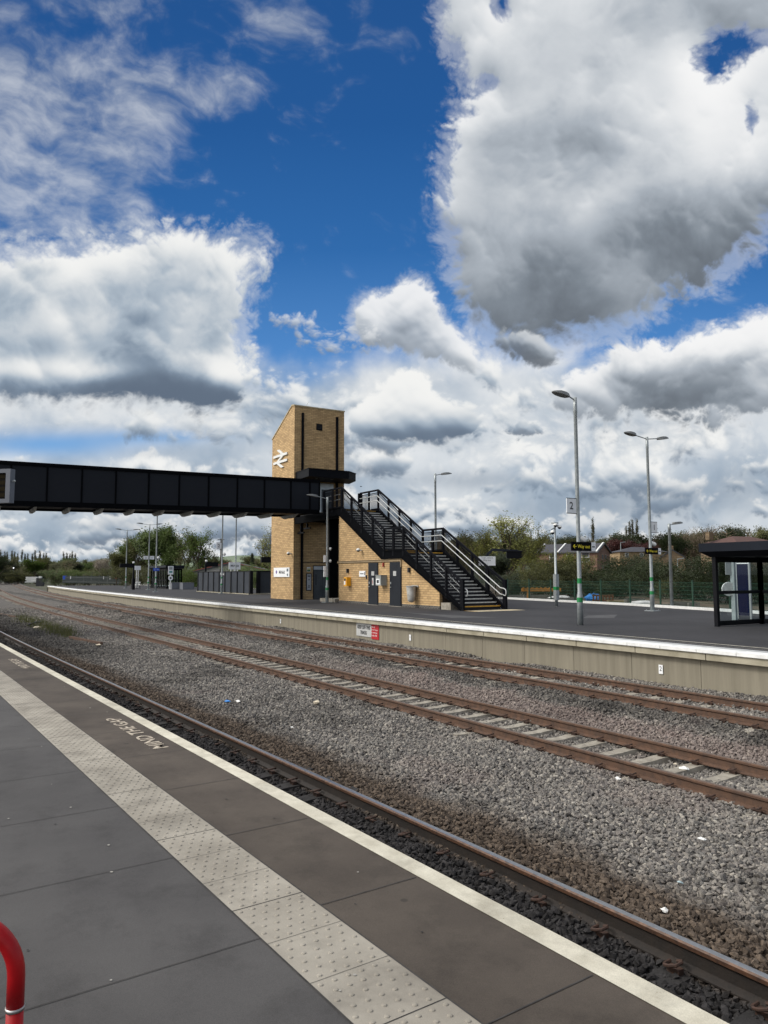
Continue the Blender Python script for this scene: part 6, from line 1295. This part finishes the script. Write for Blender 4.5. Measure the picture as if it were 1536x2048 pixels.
house('brick_flats', 'long red brick block with white gable verges and grey slate roof', c, -RH_*.82+FH*.57, FH*.82+RH_*.57, 8.4, 5.2, 1.0, z_(1104), z_(1086.5), REDB, SLATE, windows=((1.5, z_(1114), 1.0, 1.3), (3.6, z_(1114), .9, 1.2), (6.0, z_(1114), .9, 1.2)), verge=(0, 5.2, 8.2), gable_windows=((2.0, z_(1113), .8, .75), (3.2, z_(1113), .8, .75), (2.0, z_(1136), .8, .85), (3.2, z_(1136), .8, .85)))
c = at(1241, 1150, 108); z_ = lambda r_: zrow(1241, r_, 108)
house('stone_house', 'buff stone house with a hipped slate roof behind the smaller Way out sign', c, RH_*.99+FH*.1, FH, 7.2, 5.5, 1., z_(1103.5), z_(1092.5), BUFF, SLATE, windows=((1.05, z_(1110), .55, .62), (3.3, z_(1110), .55, .62)), hip=True)
c = at(1321, 1150, 84); z_ = lambda r_: zrow(1321, r_, 84)
house('stone_barn', 'old brown stone barn with a plain gable right of the twin arm lamp post', c, FH*.93+RH_*.35, RH_*.97-FH*.2, 5.5, 2.7, .6, z_(1116), z_(1101), OLDS, SLATE, over=.08, chimney=(.5, 1.2))
c = at(1476, 1150, 92); z_ = lambda r_: zrow(1476, r_, 92)
house('red_roofed_house', 'house with a red tiled roof peeping over the near shelter', c, RH_*.9+FH*.44, FH*.9-RH_*.44, 9., 5.5, .8, z_(1086), z_(1069), OLDS, TILE, hip=True, chimney=(.2, 4.2))
c = at(388, 1150, 112); z_ = lambda r_: zrow(388, r_, 112)
house('shed', 'long low pale shed with red edged gable behind the dark panel fence', c, FH, RH_, 9., 11.2, -.5, z_(1144), z_(1127), mat('pale_render', srgb(150, 150, 146), .8, srgb(130, 130, 126), 2), SLATE, verge=(0,), vm=mat('red_barge_board', srgb(132, 58, 48), .7), gable_windows=((6.9, z_(1142), 1.2, .45),))
m_ = MB(); a = at(441, 1150, 105); m_.cyl((a.x, a.y, -.5), (a.x, a.y, zrow(441, 1077, 105)), .12, .09, 8); m_.bar((a.x, a.y-.5, zrow(441, 1079, 105)), (a.x, a.y+.5, zrow(441, 1079, 105)), .06, .08); tag(build(m_, 'utility_pole', BARK, org=(a.x, a.y, -.5)), 'dark wooden utility pole behind the fence lamp post', 'utility pole')
for px, row, lab in ((1356, 1118, 'small pale street lamp left of the near shelter roof'), (1243, 1085, 'thin pale street lamp left of the buff stone house')):
    d = 80 if px > 1300 else 110; a = at(px, 1150, d); m_ = MB(); zt = zrow(px, row, d); m_.cyl((a.x, a.y, .3), (a.x, a.y, zt), .07, .05, 8); m_.bar(Vector((a.x, a.y, zt)), Vector((a.x, a.y, zt))+RH_*.7+up_*.1, .1, .08); tag(build(m_, 'street_lamp', GALV, org=(a.x, a.y, .3)), lab, 'street lamp')

# ------------------------------------------------------------------ far left: palisade fence, signal, barriers
PAL = mat('palisade_steel', srgb(92, 97, 94), .7, srgb(76, 81, 79), 4); a, b = at(126, 1150, 168), at(252, 1150, 140); pf = thing('palisade_fence', 'grey steel palisade fence across the far end of the platform', 'fence', (a.x, a.y, 0)); a.z = b.z = 0
n = 150; m_ = MB()
for i in range(n): p = a.lerp(b, i/n); m_.bar(p+up_*.1, p+up_*1.62, .085, .03)
build(m_, 'pale', PAL, pf); m_ = MB()
for z in (.4, 1.3): m_.bar(a+up_*z, b+up_*z, .05, .06)
build(m_, 'rail', PAL, pf)
for i in range(9): p = a.lerp(b, i/8); m_ = MB(); m_.bar(p, p+up_*1.8, .14, .14); build(m_, 'post', PAL, pf)
for px, w_, h_, c_, lab in ((130, .9, .8, 'sign_blue', 'blue and white sign at the left end of the far palisade fence'), (143, .5, .6, 'white_sign', 'small white sign second on the far palisade fence'), (211, .8, .6, 'white_sign', 'white sign in the middle of the far palisade fence'), (223, .7, .6, 'white_sign', 'cream sign beside the white one on the far palisade fence'), (234, .7, .35, 'sign_red', 'small red sign at the right end of the far palisade fence')):
    q = at(px, 1150, np.interp(px, [126, 252], [167.6, 139.6])); m_ = MB(); m_.obox(Vector((q.x, q.y, 1.3)), RH_*w_/2, FH*.02, up_*h_/2); tag(build(m_, 'fence_sign', MATS[c_], org=(q.x, q.y, 1.3)), lab, 'sign')
q = at(64, 1159, 210); t = thing('barrier_stack', 'stack of white barrier boards beside the far track', 'barrier', q); rr = random.Random(2)
for k in range(5): m_ = MB(); m_.obox(Vector((q.x, q.y, q.z-.7+.33*k)), RH_*(1.6+rr.uniform(-.15, .1))+FH*rr.uniform(-.3, .3), FH*.4, up_*.13); build(m_, 'board', WHITEP, t)
q = at(27, 1150, 260); zt = zrow(27, 1137, 260); t = thing('railway_signal', 'dark railway signal with a white lamp where the tracks bend', 'signal', (q.x, q.y, -1)); m_ = MB(); m_.cyl((q.x, q.y, -1.4), (q.x, q.y, zt), .12, .1, 8); build(m_, 'post', GALV, t); m_ = MB(); m_.box(q.x-.25, q.y-.4, zt-.6, q.x+.25, q.y+.4, zt+1.4); build(m_, 'signal_head', INK, t)
lm = bpy.data.materials.new('signal_lamp'); lm.use_nodes = True; lm.node_tree.nodes['Principled BSDF'].inputs['Emission Color'].default_value = (1, 1, .95, 1); lm.node_tree.nodes['Principled BSDF'].inputs['Emission Strength'].default_value = 1.5; m_ = MB(); m_.dome((q.x+.26, q.y-.1, zt+.2), .22, .5, 10, 4, 0, (1, -.3, 0)); build(m_, 'lamp', lm, t)
q = at(81, 1150, 200); t = thing('relay_cabinet', 'dark relay cabinet with a pale top behind the barrier boards', 'cabinet', (q.x, q.y, -1)); m_ = MB(); m_.obox(Vector((q.x, q.y, 0)), RH_*.9, FH*.5, up_*1.1); build(m_, 'case', INK, t); m_ = MB(); m_.obox(Vector((q.x, q.y, 1.25)), RH_*.35, FH*.3, up_*.35); build(m_, 'top', WHITEP, t)

# ------------------------------------------------------------------ odds and ends on the ballast
def ground(px, py):
    p = G(px, py, -1.2)
    for _ in range(4):
        c = zb(p.x); z = float(np.interp(p.y, [q[0] for q in c], [q[1] for q in c])); p = G(px, py, z+.03)
    return p
a, b = ground(140, 1277), ground(203, 1290); m_ = MB(); m_.bar(a+up_*.06, b+up_*.06, .11, .12); tag(build(m_, 'spare_rail', RUST, org=a), 'short length of rusty scrap rail lying on the ballast', 'scrap rail')
a, b = ground(0, 1230), ground(32, 1235); m_ = MB(); m_.bar(a+up_*.08, b+up_*.05, .1, .1); tag(build(m_, 'spare_rail', RUST, org=a), 'rusty scrap rail end at the left edge of the ballast', 'scrap rail')
a, b, c = ground(57, 1252), ground(72, 1248), ground(84, 1247); m_ = MB(); m_.tube([a+up_*.06, b+up_*.12, c+up_*.07], .05, 8); tag(build(m_, 'black_pipe', INK, org=a, smooth=True), 'bent black pipe lying by the grass on the ballast', 'pipe')
def litter(px, py, s, m, label, seed, cat='litter', flat=.4):
    p = ground(px, py)+up_*.03; rr = random.Random(seed); m_ = MB(); n_ = 8
    for k, (rad, z) in enumerate(((.8, 0), (1, .5), (.35, 1))):
        for j in range(n_): q = 6.283*j/n_; e = rr.uniform(.6, 1.25); m_.v.append((p.x+s*rad*e*math.cos(q)*1.4, p.y+s*rad*e*math.sin(q)*.8, p.z+s*flat*z*rr.uniform(.7, 1.4)))
    for k in range(2):
        for j in range(n_): m_.f.append((k*n_+j, k*n_+(j+1) % n_, (k+1)*n_+(j+1) % n_, (k+1)*n_+j)); m_.m.append(0)
    m_.f.append(tuple(range(2*n_, 3*n_))); m_.m.append(0); return tag(build(m_, 'litter', m, org=p), label, cat)
BLUEL = mat('blue_wrapper', srgb(60, 140, 220), .35); PEB = mat('pale_stone', srgb(196, 186, 166), .85)
litter(454, 1406, .085, BLUEL, 'crumpled blue wrapper on the ballast', 1); litter(476, 1406, .07, WHITEP, 'white scrap right of the blue wrapper', 2); litter(634, 1410, .08, PEB, 'pale buff stone lying among the grey ballast', 3, 'stone', .9); litter(584, 1458, .035, WHITEP, 'tiny white scrap near the brown ballast edge', 4); litter(1369, 1542, .075, WHITEP, 'torn white scrap between the middle rails', 5); litter(1351, 1532, .03, PEB, 'pale crumb beside the scrap between the middle rails', 6)
litter(1236, 1564, .045, WHITEP, 'round white scrap left of the middle track', 7, flat=.9); litter(1404, 1685, .05, WHITEP, 'curved white plastic piece on the grey ballast', 8); litter(1329, 1830, .03, WHITEP, 'small white stone next to the polished rail', 9, 'stone', .9); litter(75, 1256, .3, PEB, 'pale rubble patch beside the black pipe', 10, 'rubble', .2); litter(196, 1292, .16, PEB, 'pale rubble at the end of the scrap rail', 11, 'rubble', .3); litter(1361, 1772, .03, mat('glassy_scrap', srgb(150, 170, 176), .2), 'clear plastic scrap at the brown ballast edge', 12)
# grass tufts
m_ = MB(); rr = random.Random(77)
for i in range(2600):
    t_ = rr.random(); px, py = 35+t_*110+rr.gauss(0, 9), 1236+t_*34+rr.gauss(0, 5); p = ground(px, py); h = rr.uniform(.12, .34); a = rr.uniform(0, 6.28); d = Vector((math.cos(a), math.sin(a), 0)); s = Vector((-d.y, d.x, 0))*.012
    q = p+up_*h+d*h*rr.uniform(.1, .6); m_.add([p-s-up_*.05, p+s-up_*.05, q], [(0, 1, 2)])
tag(build(m_, 'grass', mat('track_grass', (.065, .085, .02), .8, (.09, .085, .035), .9, trans=.3)), 'straggling green grass in the ballast beside the scrap rail', 'grass', kind='stuff')
# a bird far off
q = at(722, 973, 120); m_ = MB(); m_.tube([q-RT*.18, q-RT*.05, q+RT*.1, q+RT*.2], [.02, .06, .05, .015], 8)
for s_ in (-1, 1): m_.add([q-RT*.06, q+RT*.08, q+FW*.42*s_+up_*.12-RT*.06], [(0, 1, 2)]); m_.add([q-RT*.06, q+RT*.08-up_*.012, q+FW*.42*s_+up_*.11-RT*.06], [(0, 2, 1)])
tag(build(m_, 'bird', INK, org=q), 'tiny dark bird flying against the clouds above the stairs', 'bird')
